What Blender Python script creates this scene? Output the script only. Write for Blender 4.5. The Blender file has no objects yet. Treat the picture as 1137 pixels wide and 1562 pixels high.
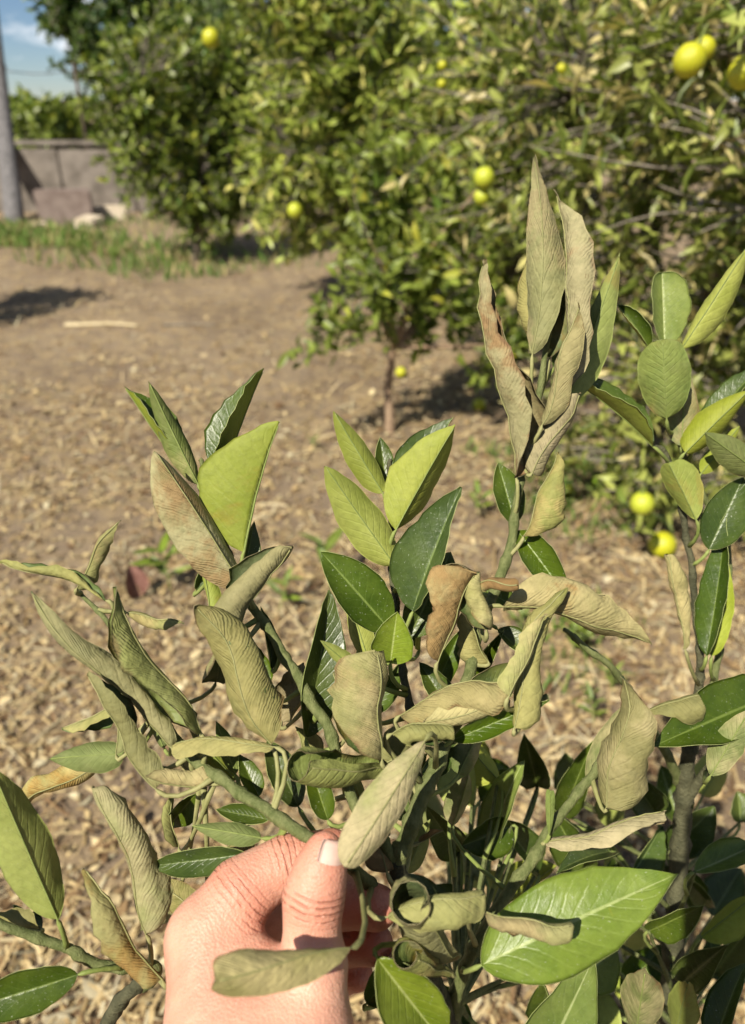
import bpy, math, random
import numpy as np
from mathutils import Vector, Matrix
from mathutils.noise import noise as noise3
R_ = math.radians
scene = bpy.context.scene
col = scene.collection

# ------------------------------------------------------------------ camera
FPX, CX, CY = 1161.0, 568.5, 781.0
H, PITCH = 1.35, R_(28.5)
CAM = np.array([0, 0, H])
FW = np.array([0, math.cos(PITCH), -math.sin(PITCH)])
UP = np.array([0, math.sin(PITCH), math.cos(PITCH)])
RT = np.array([1.0, 0, 0])
def P(px, py, d):
    return CAM + FW*d + RT*((px-CX)/FPX*d) + UP*((CY-py)/FPX*d)
def G(px, py, z=0.0):
    r = P(px, py, 1.0)-CAM
    return CAM + r*((z-H)/r[2])
def project(p):
    q = np.asarray(p)-CAM
    d = q@FW
    return CX+(q@RT)/d*FPX, CY-(q@UP)/d*FPX, d
cam = bpy.data.cameras.new('camera')
cam.sensor_fit = 'VERTICAL'; cam.sensor_height = 24.0; cam.sensor_width = 24.0
cam.lens = 24.0*FPX/1562.0
cam.clip_start = 0.01; cam.clip_end = 2000
cam.dof.use_dof = True; cam.dof.focus_distance = 0.385
cam.dof.aperture_fstop = cam.lens/3.5
cob = bpy.data.objects.new('camera', cam); col.objects.link(cob)
cob.location = CAM; cob.rotation_euler = (math.pi/2-PITCH, 0, 0)
scene.camera = cob

# ------------------------------------------------------------------ light
SUN_EL, SUN_AZ = R_(47), R_(33)     # azimuth: to the left of straight behind the camera
sv = Vector((-math.sin(SUN_AZ)*math.cos(SUN_EL), -math.cos(SUN_AZ)*math.cos(SUN_EL), math.sin(SUN_EL)))
w = bpy.data.worlds.new('World'); scene.world = w; w.use_nodes = True
nt = w.node_tree; nt.nodes.clear()
wo = nt.nodes.new('ShaderNodeOutputWorld'); wb = nt.nodes.new('ShaderNodeBackground')
sk = nt.nodes.new('ShaderNodeTexSky'); sk.sky_type = 'NISHITA'; sk.sun_disc = False
sk.sun_elevation = SUN_EL; sk.sun_rotation = math.atan2(sv.x, sv.y)
sk.dust_density = 0.05; sk.air_density = 0.7; sk.ozone_density = 4
wb.inputs['Strength'].default_value = 0.05
tc = nt.nodes.new('ShaderNodeTexCoord')
mp = nt.nodes.new('ShaderNodeMapping'); mp.inputs['Scale'].default_value = (1, 1, 2.2)
nz = nt.nodes.new('ShaderNodeTexNoise'); nz.inputs['Scale'].default_value = 5.5; nz.inputs['Detail'].default_value = 8; nz.inputs['Roughness'].default_value = .58
rp = nt.nodes.new('ShaderNodeValToRGB'); rp.color_ramp.elements[0].position = .53; rp.color_ramp.elements[1].position = .65
mx = nt.nodes.new('ShaderNodeMix'); mx.data_type = 'RGBA'; mx.inputs['B'].default_value = (15, 15.2, 15.5, 1)
nt.links.new(tc.outputs['Generated'], mp.inputs['Vector']); nt.links.new(mp.outputs[0], nz.inputs['Vector'])
nt.links.new(nz.outputs['Fac'], rp.inputs[0]); nt.links.new(rp.outputs[0], mx.inputs['Factor'])
nt.links.new(sk.outputs[0], mx.inputs['A']); nt.links.new(mx.outputs['Result'], wb.inputs[0]); nt.links.new(wb.outputs[0], wo.inputs[0])
sl = bpy.data.lights.new('sun', 'SUN'); sl.energy = 5.0; sl.angle = R_(0.53); sl.color = (1, .92, .78)
so = bpy.data.objects.new('sun', sl); col.objects.link(so)
so.rotation_euler = sv.to_track_quat('Z', 'Y').to_euler(); so.location = (-3, -5, 8)
scene.view_settings.view_transform = 'Standard'; scene.view_settings.look = 'None'
scene.view_settings.gamma = 1; scene.view_settings.exposure = 0.66
scene.view_settings.use_curve_mapping = False

# ------------------------------------------------------------------ helpers
def tag(o, label=None, cat=None, group=None, kind=None):
    if label: o['label'] = label
    if cat: o['category'] = cat
    if group: o['group'] = group
    if kind: o['kind'] = kind
    return o
def empty(name, loc):
    o = bpy.data.objects.new(name, None); o.empty_display_size = .05
    o.location = loc; col.objects.link(o); return o
def mesh(name, v, f, mats=(), mi=None, uv=None, smooth=True, attrs=None):
    me = bpy.data.meshes.new(name)
    me.from_pydata([tuple(x) for x in v], [], [tuple(x) for x in f])
    for m in mats: me.materials.append(m)
    if mi is not None: me.polygons.foreach_set('material_index', np.asarray(mi, np.int32))
    if smooth: me.polygons.foreach_set('use_smooth', np.ones(len(f), bool))
    if uv is not None:
        ul = me.uv_layers.new(name='UVMap')
        li = np.zeros(len(me.loops), np.int32); me.loops.foreach_get('vertex_index', li)
        ul.data.foreach_set('uv', np.asarray(uv, np.float32)[li].ravel())
    for k, a in (attrs or {}).items():
        at = me.attributes.new(k, 'FLOAT', 'POINT'); at.data.foreach_set('value', np.asarray(a, np.float32))
    me.update(); return me
def link(me, name, parent=None, loc=(0, 0, 0)):
    o = bpy.data.objects.new(name, me); col.objects.link(o)
    if parent is not None: o.parent = parent
    o.location = loc; return o
def nrm(a): return a/(np.linalg.norm(a)+1e-12)
def perp(a):
    h = np.array([0, 0, 1.0]) if abs(a[2]) < .9 else np.array([1.0, 0, 0])
    return nrm(np.cross(a, h))
class MB:                                                     # collects tubes and boxes for one mesh
    def __init__(s): s.v = []; s.f = []; s.n = 0
    def add(s, v, f):
        s.v += [tuple(x) for x in v]; s.f += [tuple(i+s.n for i in q) for q in f]; s.n += len(v)
    def tube(s, pts, rad, k=8, wob=0, rng=random):
        pts = [np.asarray(p, float) for p in pts]; n = len(pts); V = []; F = []
        u = None
        for i in range(n):
            t = nrm(pts[min(i+1, n-1)]-pts[max(i-1, 0)])
            u = perp(t) if u is None else nrm(u-t*(u@t))
            b = np.cross(t, u)
            for j in range(k):
                a = 2*math.pi*j/k; r = rad[i]*(1+wob*rng.uniform(-1, 1))
                V.append(pts[i]+(u*math.cos(a)+b*math.sin(a))*r)
        for i in range(n-1):
            for j in range(k):
                F.append((i*k+j, i*k+(j+1) % k, (i+1)*k+(j+1) % k, (i+1)*k+j))
        F.append(tuple(range(k-1, -1, -1))); F.append(tuple((n-1)*k+j for j in range(k)))
        s.add(V, F)
    def build(s, name, mat, parent=None, loc=(0, 0, 0), smooth=True):
        return link(mesh(name, s.v, s.f, (mat,), smooth=smooth), name, parent, loc)
def spline(pts, n):
    pts = np.asarray(pts, float); m = len(pts); out = []
    for i in range(m-1):
        p0, p1, p2, p3 = pts[max(i-1, 0)], pts[i], pts[i+1], pts[min(i+2, m-1)]
        for k in range(n):
            t = k/n
            out.append(.5*(2*p1+(p2-p0)*t+(2*p0-5*p1+4*p2-p3)*t*t+(3*p1-p0-3*p2+p3)*t**3))
    out.append(pts[-1]); return np.array(out)

# ------------------------------------------------------------------ materials
class NB:
    def __init__(s, name):
        s.m = bpy.data.materials.new(name); s.m.use_nodes = True; s.t = s.m.node_tree; s.t.nodes.clear()
        s.out = s.n('ShaderNodeOutputMaterial')
    def n(s, ty, **kw):
        x = s.t.nodes.new(ty)
        for k, v in kw.items(): setattr(x, k, v)
        return x
    def put(s, sock, v):
        if isinstance(v, bpy.types.NodeSocket): s.t.links.new(v, sock)
        elif isinstance(v, (tuple, list)): sock.default_value = tuple(v)+((1,) if len(v) == 3 and sock.type == 'RGBA' else ())
        else: sock.default_value = v
    def math(s, op, a, b=0.0, c=None, clamp=False):
        x = s.n('ShaderNodeMath', operation=op, use_clamp=clamp); s.put(x.inputs[0], a); s.put(x.inputs[1], b)
        if c is not None: s.put(x.inputs[2], c)
        return x.outputs[0]
    def mix(s, f, a, b, mode='MIX'):
        x = s.n('ShaderNodeMix', data_type='RGBA', blend_type=mode); s.put(x.inputs['Factor'], f); s.put(x.inputs['A'], a); s.put(x.inputs['B'], b)
        return x.outputs['Result']
    def noise(s, vec, scale, detail=4, rough=.55, dist=0, out='Fac'):
        x = s.n('ShaderNodeTexNoise'); x.inputs['Scale'].default_value = scale; x.inputs['Detail'].default_value = detail
        x.inputs['Roughness'].default_value = rough; x.inputs['Distortion'].default_value = dist
        if vec is not None: s.put(x.inputs['Vector'], vec)
        return x.outputs[out]
    def ramp(s, f, stops, interp='LINEAR'):
        x = s.n('ShaderNodeValToRGB'); x.color_ramp.interpolation = interp; e = x.color_ramp.elements
        while len(e) < len(stops): e.new(.5)
        for i, (p, c) in enumerate(stops):
            e[i].position = p; e[i].color = tuple(c)+(1,) if not isinstance(c, (int, float)) else (c, c, c, 1)
        s.put(x.inputs[0], f); return x.outputs[0]
    def step(s, f, a, b):
        x = s.n('ShaderNodeMapRange', interpolation_type='SMOOTHSTEP'); s.put(x.inputs[0], f); x.inputs[1].default_value = a; x.inputs[2].default_value = b
        return x.outputs[0]
    def bump(s, h, strength, dist=.001, normal=None):
        x = s.n('ShaderNodeBump'); x.inputs['Strength'].default_value = strength; x.inputs['Distance'].default_value = dist
        s.put(x.inputs['Height'], h)
        if normal is not None: s.put(x.inputs['Normal'], normal)
        return x.outputs[0]
    def obj(s): return s.n('ShaderNodeTexCoord').outputs['Object']
    def gen(s): return s.n('ShaderNodeTexCoord').outputs['Generated']
    def finish(s, color, rough=.6, normal=None, spec=.4, trans=0, tcol=None, **kw):
        p = s.n('ShaderNodeBsdfPrincipled'); s.put(p.inputs['Base Color'], color); s.put(p.inputs['Roughness'], rough)
        p.inputs['Specular IOR Level'].default_value = spec
        for k, v in kw.items(): s.put(p.inputs[k], v)
        if normal is not None: s.put(p.inputs['Normal'], normal)
        sh = p.outputs[0]
        if trans:
            t = s.n('ShaderNodeBsdfTranslucent'); s.put(t.inputs[0], tcol if tcol is not None else color)
            x = s.n('ShaderNodeMixShader'); x.inputs[0].default_value = trans
            s.t.links.new(sh, x.inputs[1]); s.t.links.new(t.outputs[0], x.inputs[2]); sh = x.outputs[0]
        s.t.links.new(sh, s.out.inputs[0]); return s.m

def leaf_mat(name, c1, c2, vein, rough, spec, trans, spot=None, spot_amt=.0, veins=.35, dust=0, bump=.5, crinkle=0):
    b = NB(name)
    uvn = b.n('ShaderNodeUVMap'); sep = b.n('ShaderNodeSeparateXYZ'); b.put(sep.inputs[0], uvn.outputs[0])
    u, v = sep.outputs[0], sep.outputs[1]
    oi = b.n('ShaderNodeObjectInfo'); rnd = oi.outputs['Random']
    off = b.n('ShaderNodeVectorMath', operation='ADD'); b.put(off.inputs[0], b.obj())
    cmb = b.n('ShaderNodeCombineXYZ'); b.put(cmb.inputs[0], b.math('MULTIPLY', rnd, 7.0)); b.put(cmb.inputs[1], b.math('MULTIPLY', rnd, 3.0))
    b.put(off.inputs[1], cmb.outputs[0]); vec = off.outputs[0]
    au = b.math('ABSOLUTE', b.math('MULTIPLY', b.math('SUBTRACT', u, .5), 2.0))
    n1 = b.noise(vec, 45, 4, .6); n2 = b.noise(vec, 320, 3, .6); n3 = b.noise(vec, 22, 5, .65, .4)
    c = b.mix(b.step(n1, .3, .7), c1, c2)
    mid = b.math('SUBTRACT', 1.0, b.step(au, .015, .06))
    ph = b.math('SUBTRACT', b.math('MULTIPLY', v, b.math('ADD', 8.0, b.math('MULTIPLY', b.math('FRACT', b.math('MULTIPLY', rnd, 29.3)), 4.0))), b.math('MULTIPLY', b.math('POWER', au, .8), 2.6))
    ph = b.math('ADD', ph, b.math('MULTIPLY', n1, 1.3))
    fr = b.math('ABSOLUTE', b.math('SUBTRACT', b.math('FRACT', ph), .5))
    lat = b.math('MULTIPLY', b.math('SUBTRACT', 1.0, b.step(fr, .02, .16)), b.math('SUBTRACT', 1.0, b.math('MULTIPLY', au, .8)))
    c = b.mix(b.math('MULTIPLY', lat, veins*.26), c, vein)
    c = b.mix(b.math('MULTIPLY', mid, min(1, veins*2)), c, vein)
    if spot_amt > -.5:
        sm = b.step(b.math('ADD', n3, b.math('MULTIPLY', b.math('SUBTRACT', rnd, .5), .22)), .62-spot_amt, .72-spot_amt*.6)
        c = b.mix(b.math('MULTIPLY', sm, .85), c, spot)
    if crinkle:
        r5 = b.math('FRACT', b.math('MULTIPLY', rnd, 71.3)); c = b.mix(b.step(b.math('ADD', r5, b.math('MULTIPLY', b.math('SUBTRACT', n1, .5), .9)), .74, 1.1), c, (.44, .39, .195)); c = b.mix(b.math('MULTIPLY', b.step(b.math('ADD', b.math('SUBTRACT', 1.0, r5), b.math('MULTIPLY', b.math('SUBTRACT', n1, .5), 1.1)), .62, 1.0), .75), c, (.19, .225, .065))
        ed = b.step(b.math('ADD', au, b.math('MULTIPLY', b.math('SUBTRACT', n3, .5), 1.3)), .93, 1.12); c = b.mix(b.math('MULTIPLY', ed, .6), c, (.16, .085, .04))
        gm = b.step(b.noise(vec, 75, 4, .65), .48, .66); c = b.mix(b.math('MULTIPLY', gm, .3), c, (.19, .20, .085))
    if dust:
        c = b.mix(b.math('MULTIPLY', b.step(b.noise(vec, 900, 2, .5), .66, .76), dust), c, (.55, .58, .45))
    c = b.mix(b.math('MULTIPLY', b.step(n2, .35, .75), .16), c, (.0, .0, .0), 'MULTIPLY')
    hs = b.n('ShaderNodeHueSaturation'); b.put(hs.inputs['Color'], c)
    b.put(hs.inputs['Hue'], b.math('ADD', .487, b.math('MULTIPLY', rnd, .022)))
    b.put(hs.inputs['Value'], b.math('ADD', .82, b.math('MULTIPLY', b.math('FRACT', b.math('MULTIPLY', rnd, 13.7)), .36)))
    b.put(hs.inputs['Saturation'], b.math('ADD', .88, b.math('MULTIPLY', b.math('FRACT', b.math('MULTIPLY', rnd, 5.3)), .24)))
    c = hs.outputs[0]
    cr = b.noise(vec, 60, 3, .6)
    hgt = b.math('ADD', b.math('MULTIPLY', lat, -.17 if not crinkle else -.12), b.math('ADD', b.math('MULTIPLY', n2, .35), b.math('MULTIPLY', cr, .6+crinkle)))
    if crinkle:
        wv = b.math('SINE', b.math('ADD', b.math('MULTIPLY', ph, 22.0), b.math('MULTIPLY', n1, 5.0)))
        hgt = b.math('ADD', hgt, b.math('MULTIPLY', b.math('MULTIPLY', wv, b.step(n3, .4, .65)), .07*crinkle))
    nm = b.bump(hgt, min(1, bump*(1.35 if crinkle else 1)), .0018)
    return b.finish(c, b.math('ADD', rough-.06, b.math('MULTIPLY', n1, .14)), nm, spec, trans*.75, b.mix(.35, c, (.45, .55, .05)))

M = {}
M['topG'] = leaf_mat('leaf_upper_green', (.048, .082, .012), (.088, .130, .020), (.20, .26, .07), .36, .42, .28, (.45, .28, .03), -.12, .38, .55, .45)
M['botG'] = leaf_mat('leaf_under_green', (.235, .285, .045), (.30, .345, .07), (.37, .41, .13), .6, .3, .25, (.30, .26, .05), .03, .3, .1, .45)
M['topB'] = leaf_mat('leaf_upper_bright', (.135, .205, .025), (.205, .275, .042), (.36, .43, .15), .42, .5, .28, (.35, .30, .03), -.09, .5, .4, .45)
M['topP'] = leaf_mat('leaf_upper_wilted', (.075, .115, .035), (.125, .165, .058), (.22, .26, .10), .55, .35, .22, (.30, .2, .06), .06, .3, .2, .6, .6)
M['botP'] = leaf_mat('leaf_under_wilted', (.235, .232, .085), (.325, .305, .122), (.35, .335, .15), .72, .22, .2, (.38, .30, .14), .08, .28, 0, .7, 1.0)
M['topD'] = leaf_mat('leaf_upper_dry', (.22, .18, .075), (.33, .27, .12), (.36, .3, .15), .7, .25, .2, (.25, .11, .04), .10, .3, 0, .7, 1.0)
M['botD'] = leaf_mat('leaf_under_dry', (.30, .275, .125), (.42, .37, .185), (.44, .40, .21), .78, .2, .2, (.30, .17, .065), .09, .28, 0, .75, 1.1)
M['botO'] = leaf_mat('leaf_under_scorched', (.30, .31, .11), (.46, .38, .18), (.48, .42, .21), .75, .2, .2, (.32, .17, .06), .17, .25, 0, .75, 1.0)
M['botM'] = leaf_mat('leaf_under_mottled', (.25, .28, .09), (.42, .38, .17), (.44, .42, .2), .75, .2, .2, (.40, .25, .10), .20, .25, 0, .75, .8)
M['botS'] = leaf_mat('leaf_under_dull', (.13, .175, .05), (.19, .235, .075), (.26, .31, .12), .65, .25, .22, (.28, .22, .08), .05, .35, 0, .6, .6)
def simple(name, c1, c2, scale, rough=.7, bump=.3, dist=.001, spec=.3, stretch=None, **kw):
    b = NB(name); v = b.obj()
    if stretch:
        mp_ = b.n('ShaderNodeMapping'); mp_.inputs['Scale'].default_value = stretch; b.put(mp_.inputs[0], v); v = mp_.outputs[0]
    n = b.noise(v, scale, 5, .6); n2 = b.noise(v, scale*6, 3, .6)
    c = b.mix(b.step(n, .32, .68), c1, c2); c = b.mix(b.math('MULTIPLY', n2, .5), c, b.mix(.5, c, (0, 0, 0)))
    return b.finish(c, rough, b.bump(b.math('ADD', n, n2), bump, dist), spec, **kw)
M['rim'] = simple('leaf_margin', (.27, .32, .10), (.33, .37, .14), 60, .6)
M['petG'] = simple('petiole_green', (.17, .22, .05), (.25, .30, .085), 80, .6)
M['rimP'] = simple('wilted_margin', (.16, .13, .06), (.30, .27, .14), 60, .7)
M['petP'] = simple('petiole_wilted', (.23, .235, .085), (.32, .31, .135), 80, .65)
M['stem'] = simple('green_stem', (.10, .125, .036), (.19, .21, .08), 260, .65, .8, .0012, stretch=(1, 1, .35))
M['stem_old'] = simple('old_stem', (.05, .052, .026), (.11, .108, .058), 90, .75, .8, .002)
M['bark'] = simple('bark', (.16, .12, .085), (.30, .245, .18), 30, .85, .9, .006)
M['twig'] = simple('grey_twig', (.17, .145, .11), (.31, .275, .22), 30, .85, .6, .003)

# ------------------------------------------------------------------ leaf builder (hero leaves)
LR = random.Random(11)
MATS = {'G': ('topG', 'botG'), 'B': ('topB', 'botG'), 'P': ('topP', 'botP'), 'D': ('topD', 'botD'), 'O': ('topD', 'botO'), 'M': ('topD', 'botM'), 'S': ('topG', 'botS')}
def leaf(parent, b, t, vw, roll=0, curl=20, fold=0, bend=0, kind='G', twist=0, side=0, blunt=.75, peak=.6,
         nu=20, nv=11, pet=None, curlb=None, hook=0, wav=1.0, asym=0, label=None, world=None, th=.00028):
    if world: B, T, W = world
    else:
        B, T = P(*b), P(*t); W = vw*(b[2]+t[2])/2/FPX*(.84 if kind in 'PDO' and curl >= 45 and curl < 150 else .88)
    L = np.linalg.norm(T-B); a = (T-B)/L
    tocam = nrm(CAM-(B+T)/2) if not world else nrm(np.array([0, 0, 1.0]))
    n0 = nrm(tocam-a*(tocam@a))
    if blunt >= .5: blunt = blunt*.6+.5+LR.uniform(-.1, .12); peak += LR.uniform(-.08, .1)
    if kind in 'GBS' and not world:
        wav *= 1.7
        if fold < 20 and vw < 145: fold += 13
    wilt = kind in 'PDO' and curl >= 45 and not world
    jr = 0
    if wilt:
        if asym == 0: asym = LR.choice((-1, 1))*LR.uniform(.15, .4)
        if curl < 150:
            curl = min(curl*LR.uniform(1.6, 2.0), 175); twist += LR.uniform(-60, 60); roll += LR.choice((-1, 1))*LR.uniform(22, 78)
        wav *= 2.2; jr = .035
    jp = [LR.uniform(0, 6.28) for _ in range(6)]
    c0 = curl if curlb is None else curlb
    ph = [LR.uniform(0, 6.28) for _ in range(4)]; kf = LR.uniform(1.2, 2.2)
    ts = (1-np.cos(np.linspace(0, math.pi, nu+1)))/2*.9+np.linspace(0, 1, nu+1)*.1
    ss = np.linspace(-1, 1, nv*2+1)
    pk = peak/(peak+blunt); mxp = pk**peak*(1-pk)**blunt
    V = np.zeros((nu+1, len(ss), 3)); UVs = np.zeros((nu+1, len(ss), 2))
    for i, tt in enumerate(ts):
        ang = R_(roll+twist*(tt-.5)); sd0 = np.cross(a, n0)
        n = n0*math.cos(ang)+sd0*math.sin(ang); sd = np.cross(a, n)
        q = 4*tt*(1-tt)
        ctr = B+a*L*tt+n0*0+nrm(n)*(bend*L*q+hook*L*tt**4)+sd*side*L*q
        cu = (c0+(curl-c0)*tt)*(1+(.22*math.sin(jp[0]+4.4*tt) if wilt else 0))
        if jr: ctr = ctr+n*(jr*L*q*math.sin(jp[1]+5*tt))+sd*(jr*L*q*math.sin(jp[2]+4.2*tt)*1.3)+(sd*math.cos(jp[3])+n*math.sin(jp[3]))*L*.10*max(0, tt-.75)*2.2
        wp = max((tt**peak*(1-tt)**blunt)/mxp, .012)
        if blunt < .15 and tt > .4: wp = max(wp, .8)
        if wilt: wp *= 1+.10*math.sin(jp[4]+7*tt)
        for j, s in enumerate(ss):
            th_e = R_(max(cu*(1+asym*(1 if s > 0 else -1)), 1.0)); nom = th_e; sa = math.sin(min(th_e, math.pi/2))
            if wilt: th_e = max(th_e*wp**.55, .02)
            wh = W/2*min(nom/sa, 2.5 if asym < .8 else 6)*wp*(.4 if asym > .8 and s < 0 else 1)*(1+(.035 if not wilt else .09)*math.sin(ph[0]+9*tt+2*math.sin(13*tt+jp[5]))*s)
            fo = R_(fold); k = th_e/wh; l = abs(s)*wh
            shr = 1-.16*max(0, abs(s)*th_e-2.2)/math.pi
            x = (math.sin(fo+k*l)-math.sin(fo))/k; z = (math.cos(fo)-math.cos(fo+k*l))/k
            if shr < 1:                                        # tighten the inner turns of a rolled leaf
                zc = math.cos(fo)/k; xc = -math.sin(fo)/k
                x = xc+(x-xc)*shr; z = zc+(z-zc)*shr
            z += wav*L*.010*s*s*math.sin(ph[1]+6.28*kf*tt+(1.7 if s > 0 else 0)) + wav*L*.004*abs(s)*math.sin(ph[2]+6.28*7*tt-3*abs(s))
            V[i, j] = ctr+sd*(x if s >= 0 else -x)+n*z
            UVs[i, j] = (s*.5+.5, tt)
    du = np.gradient(V, axis=0); dv = np.gradient(V, axis=1)
    N = np.cross(dv, du); N /= np.linalg.norm(N, axis=2, keepdims=True)+1e-12
    nj = len(ss); top = (V+N*th*.5*0+0).reshape(-1, 3); 
    # orientation: make N point to the adaxial side
    mid = nu//2
    angm = R_(roll); nref = n0*math.cos(angm)+np.cross(a, n0)*math.sin(angm)
    flip = (N[mid, nj//2]@nref) < 0
    if not world:
        am = L*(.022 if wilt else .006); so_ = LR.uniform(0, 50)
        for i in range(nu+1):
            for j in range(nj):
                p_ = V[i, j]; V[i, j] = p_+N[i, j]*am*(noise3(Vector(p_*70+so_))+.5*noise3(Vector(p_*170+so_)))*min(1, 4*ts[i])
    if flip: N = -N
    Vt = (V+N*th*.5).reshape(-1, 3); Vb = (V-N*th*.5).reshape(-1, 3); K = len(Vt)
    F, MI = [], []
    for i in range(nu):
        for j in range(nj-1):
            q = (i*nj+j, i*nj+j+1, (i+1)*nj+j+1, (i+1)*nj+j)
            F.append(q[::-1] if flip else q); MI.append(0)
            qb = tuple(K+x for x in q); F.append(qb if flip else qb[::-1]); MI.append(1)
    ring = [j for j in range(nj)]+[i*nj+nj-1 for i in range(1, nu+1)]+[nu*nj+j for j in range(nj-2, -1, -1)]+[i*nj for i in range(nu-1, 0, -1)]
    for k in range(len(ring)):
        p, q = ring[k], ring[(k+1) % len(ring)]; F.append((p, q, K+q, K+p)); MI.append(2)
    verts = np.vstack([Vt, Vb]); uv = np.vstack([UVs.reshape(-1, 2)]*2)
    ploc = np.array(parent.location) if parent is not None else np.zeros(3)
    mt = MATS[kind]
    mats = [M[mt[0]], M[mt[1]], M['rim' if kind not in 'PDOXM' else 'rimP'], M['petG' if kind not in 'PDOXM' else 'petP']]
    # midrib ridge on the underside and the petiole
    mb = MB()
    mi_ = [V[i, nj//2]-N[i, nj//2]*.0004 for i in range(0, nu-1)]
    rr = max(W*(.014 if not wilt else .008), .0003)
    pts = list(mi_); rads = [max(rr*(1-.8*i/len(mi_)), .0003) for i in range(len(mi_))]
    if pet is not None:
        pb = P(*pet) if not world else np.asarray(pet)
        if parent is not None and parent.name in STEMS:
            sp_ = np.vstack(STEMS[parent.name]); pb = sp_[((sp_-pb)**2).sum(1).argmin()]
        d = B-pb; c1_ = B-a*min(np.linalg.norm(d)*.45, .012)
        pp = [(1-x)**2*pb+2*x*(1-x)*c1_+x*x*B for x in (0, .25, .5, .75, .9)]
        pts = pp+pts; rads = [.0017, .0012, .0011, .0011, .0011]+rads
    mb.tube(pts, rads, 6)
    o0 = len(verts); verts = np.vstack([verts, np.array(mb.v)]); uv = np.vstack([uv, np.full((len(mb.v), 2), .5)])
    F += [tuple(x+o0 for x in f) for f in mb.f]; MI += [3]*len(mb.f)
    me = mesh('leaf', verts-B, F, mats, MI, uv)
    o = link(me, 'leaf', parent, B-ploc)
    if label: o['label'] = label
    return o
STEMS = {}
def stem(parent, pts, name='stem', mat='stem', k=10, n=14, wob=.07):
    p3 = [np.append(P(x, y, d), r) for x, y, d, r in pts]
    sp = spline(p3, n); mb = MB()
    if len(pts) > 4:
        ln = np.concatenate([[0], np.cumsum(np.linalg.norm(np.diff(sp[:, :3], axis=0), axis=1))]); x = .008
        while x < ln[-1]:                                      # swollen leaf nodes
            sp[:, 3] *= 1+.30*np.exp(-((ln-x)/.0022)**2); x += LR.uniform(.012, .024)
        dv = np.array([[noise3(Vector(q*60)), noise3(Vector(q*60+7)), noise3(Vector(q*60+13))] for q in sp[:, :3]]); dv[0] = dv[-1] = 0; sp[:, :3] += dv*.0012
    mb.tube(sp[:, :3], sp[:, 3], k, wob, LR)
    STEMS.setdefault(parent.name, []).append(sp[:, :3].copy())
    pl = np.array(parent.location); mb.v = [tuple(np.array(q)-pl) for q in mb.v]
    return mb.build(name, M[mat], parent)

# ------------------------------------------------------------------ ground
def ground_mat():
    b = NB('dry_soil'); v = b.obj()
    n1 = b.noise(v, 1.3, 5, .6, .3); n2 = b.noise(v, 9, 6, .65, .5); n3 = b.noise(v, 60, 5, .65); n4 = b.noise(v, 260, 3, .6)
    c = b.mix(b.step(n1, .35, .65), (.215, .160, .112), (.305, .235, .162))
    c = b.mix(b.math('MULTIPLY', b.step(n2, .42, .66), .7), c, (.42, .315, .175))
    c = b.mix(b.math('MULTIPLY', b.step(n3, .52, .7), .6), c, (.50, .39, .215))
    c = b.mix(b.math('MULTIPLY', b.step(n4, .55, .75), .5), c, (.10, .065, .04))
    h = b.math('ADD', b.math('MULTIPLY', n2, .5), b.math('ADD', n3, b.math('MULTIPLY', n4, .5)))
    return b.finish(c, .9, b.bump(h, .9, .02), .15)
M['ground'] = ground_mat()
GR = random.Random(5)
def gz(x, y):                                                  # gentle unevenness, small enough to stand things on
    return .02*math.sin(x*1.3+.4)*math.sin(y*.9+1)+.012*math.sin(x*3.1+y*2.3)+.008*math.sin(x*6.3-y*5.1)
xs = sorted(set([-400, -150, -60, -30, -15]+[round(-9+.12*i, 3) for i in range(135)]+[9, 15, 30, 60, 150, 400]))
ys = sorted(set([-400, -100, -30, -8, -3]+[round(-1+.12*i, 3) for i in range(125)]+[16, 20, 30, 60, 150, 400, 900]))
gv = [(x, y, gz(x, y) if abs(x) < 9 and -1 < y < 14 else 0) for y in ys for x in xs]
gf = [(j*len(xs)+i, j*len(xs)+i+1, (j+1)*len(xs)+i+1, (j+1)*len(xs)+i) for j in range(len(ys)-1) for i in range(len(xs)-1)]
go = link(mesh('ground', gv, gf, (M['ground'],)), 'ground'); tag(go, kind='structure')

# ------------------------------------------------------------------ many small leaves in one mesh
def small_leaf_verts(curl=.35, fold=.3):
    # length 1 along +x, width along y, normal z : base, two rows, tip
    w1, w2 = .19, .17
    def row(x, w_, dz): return [(x, -w_, fold*w_+curl*dz), (x, 0, curl*dz), (x, w_, fold*w_+curl*dz)]
    v = [(0, 0, 0)]+row(.30, w1, .10)+row(.66, w2, .08)+[(1, 0, -.12*curl)]
    f = [(0, 2, 1), (0, 3, 2), (1, 2, 5, 4), (2, 3, 6, 5), (4, 5, 7), (5, 6, 7)]
    return np.array(v), f
def rolled_leaf_verts():                                       # a wilted leaf rolled into an open gutter
    v = []; prof = [(.0, .03), (.28, .10), (.62, .10), (1, .02)]
    for x, r in prof:
        for a in (-2.2, -1.1, 0, 1.1, 2.2):
            v.append((x, r*math.sin(a), -r*math.cos(a)*.9+.12*math.sin(x*3)))
    f = [(i*5+j, i*5+j+1, i*5+5+j+1, i*5+5+j) for i in range(3) for j in range(4)]
    return np.array(v), f
SHAPES = [small_leaf_verts(.3, .35), small_leaf_verts(.8, .6), small_leaf_verts(-.5, .2), rolled_leaf_verts()]
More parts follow.
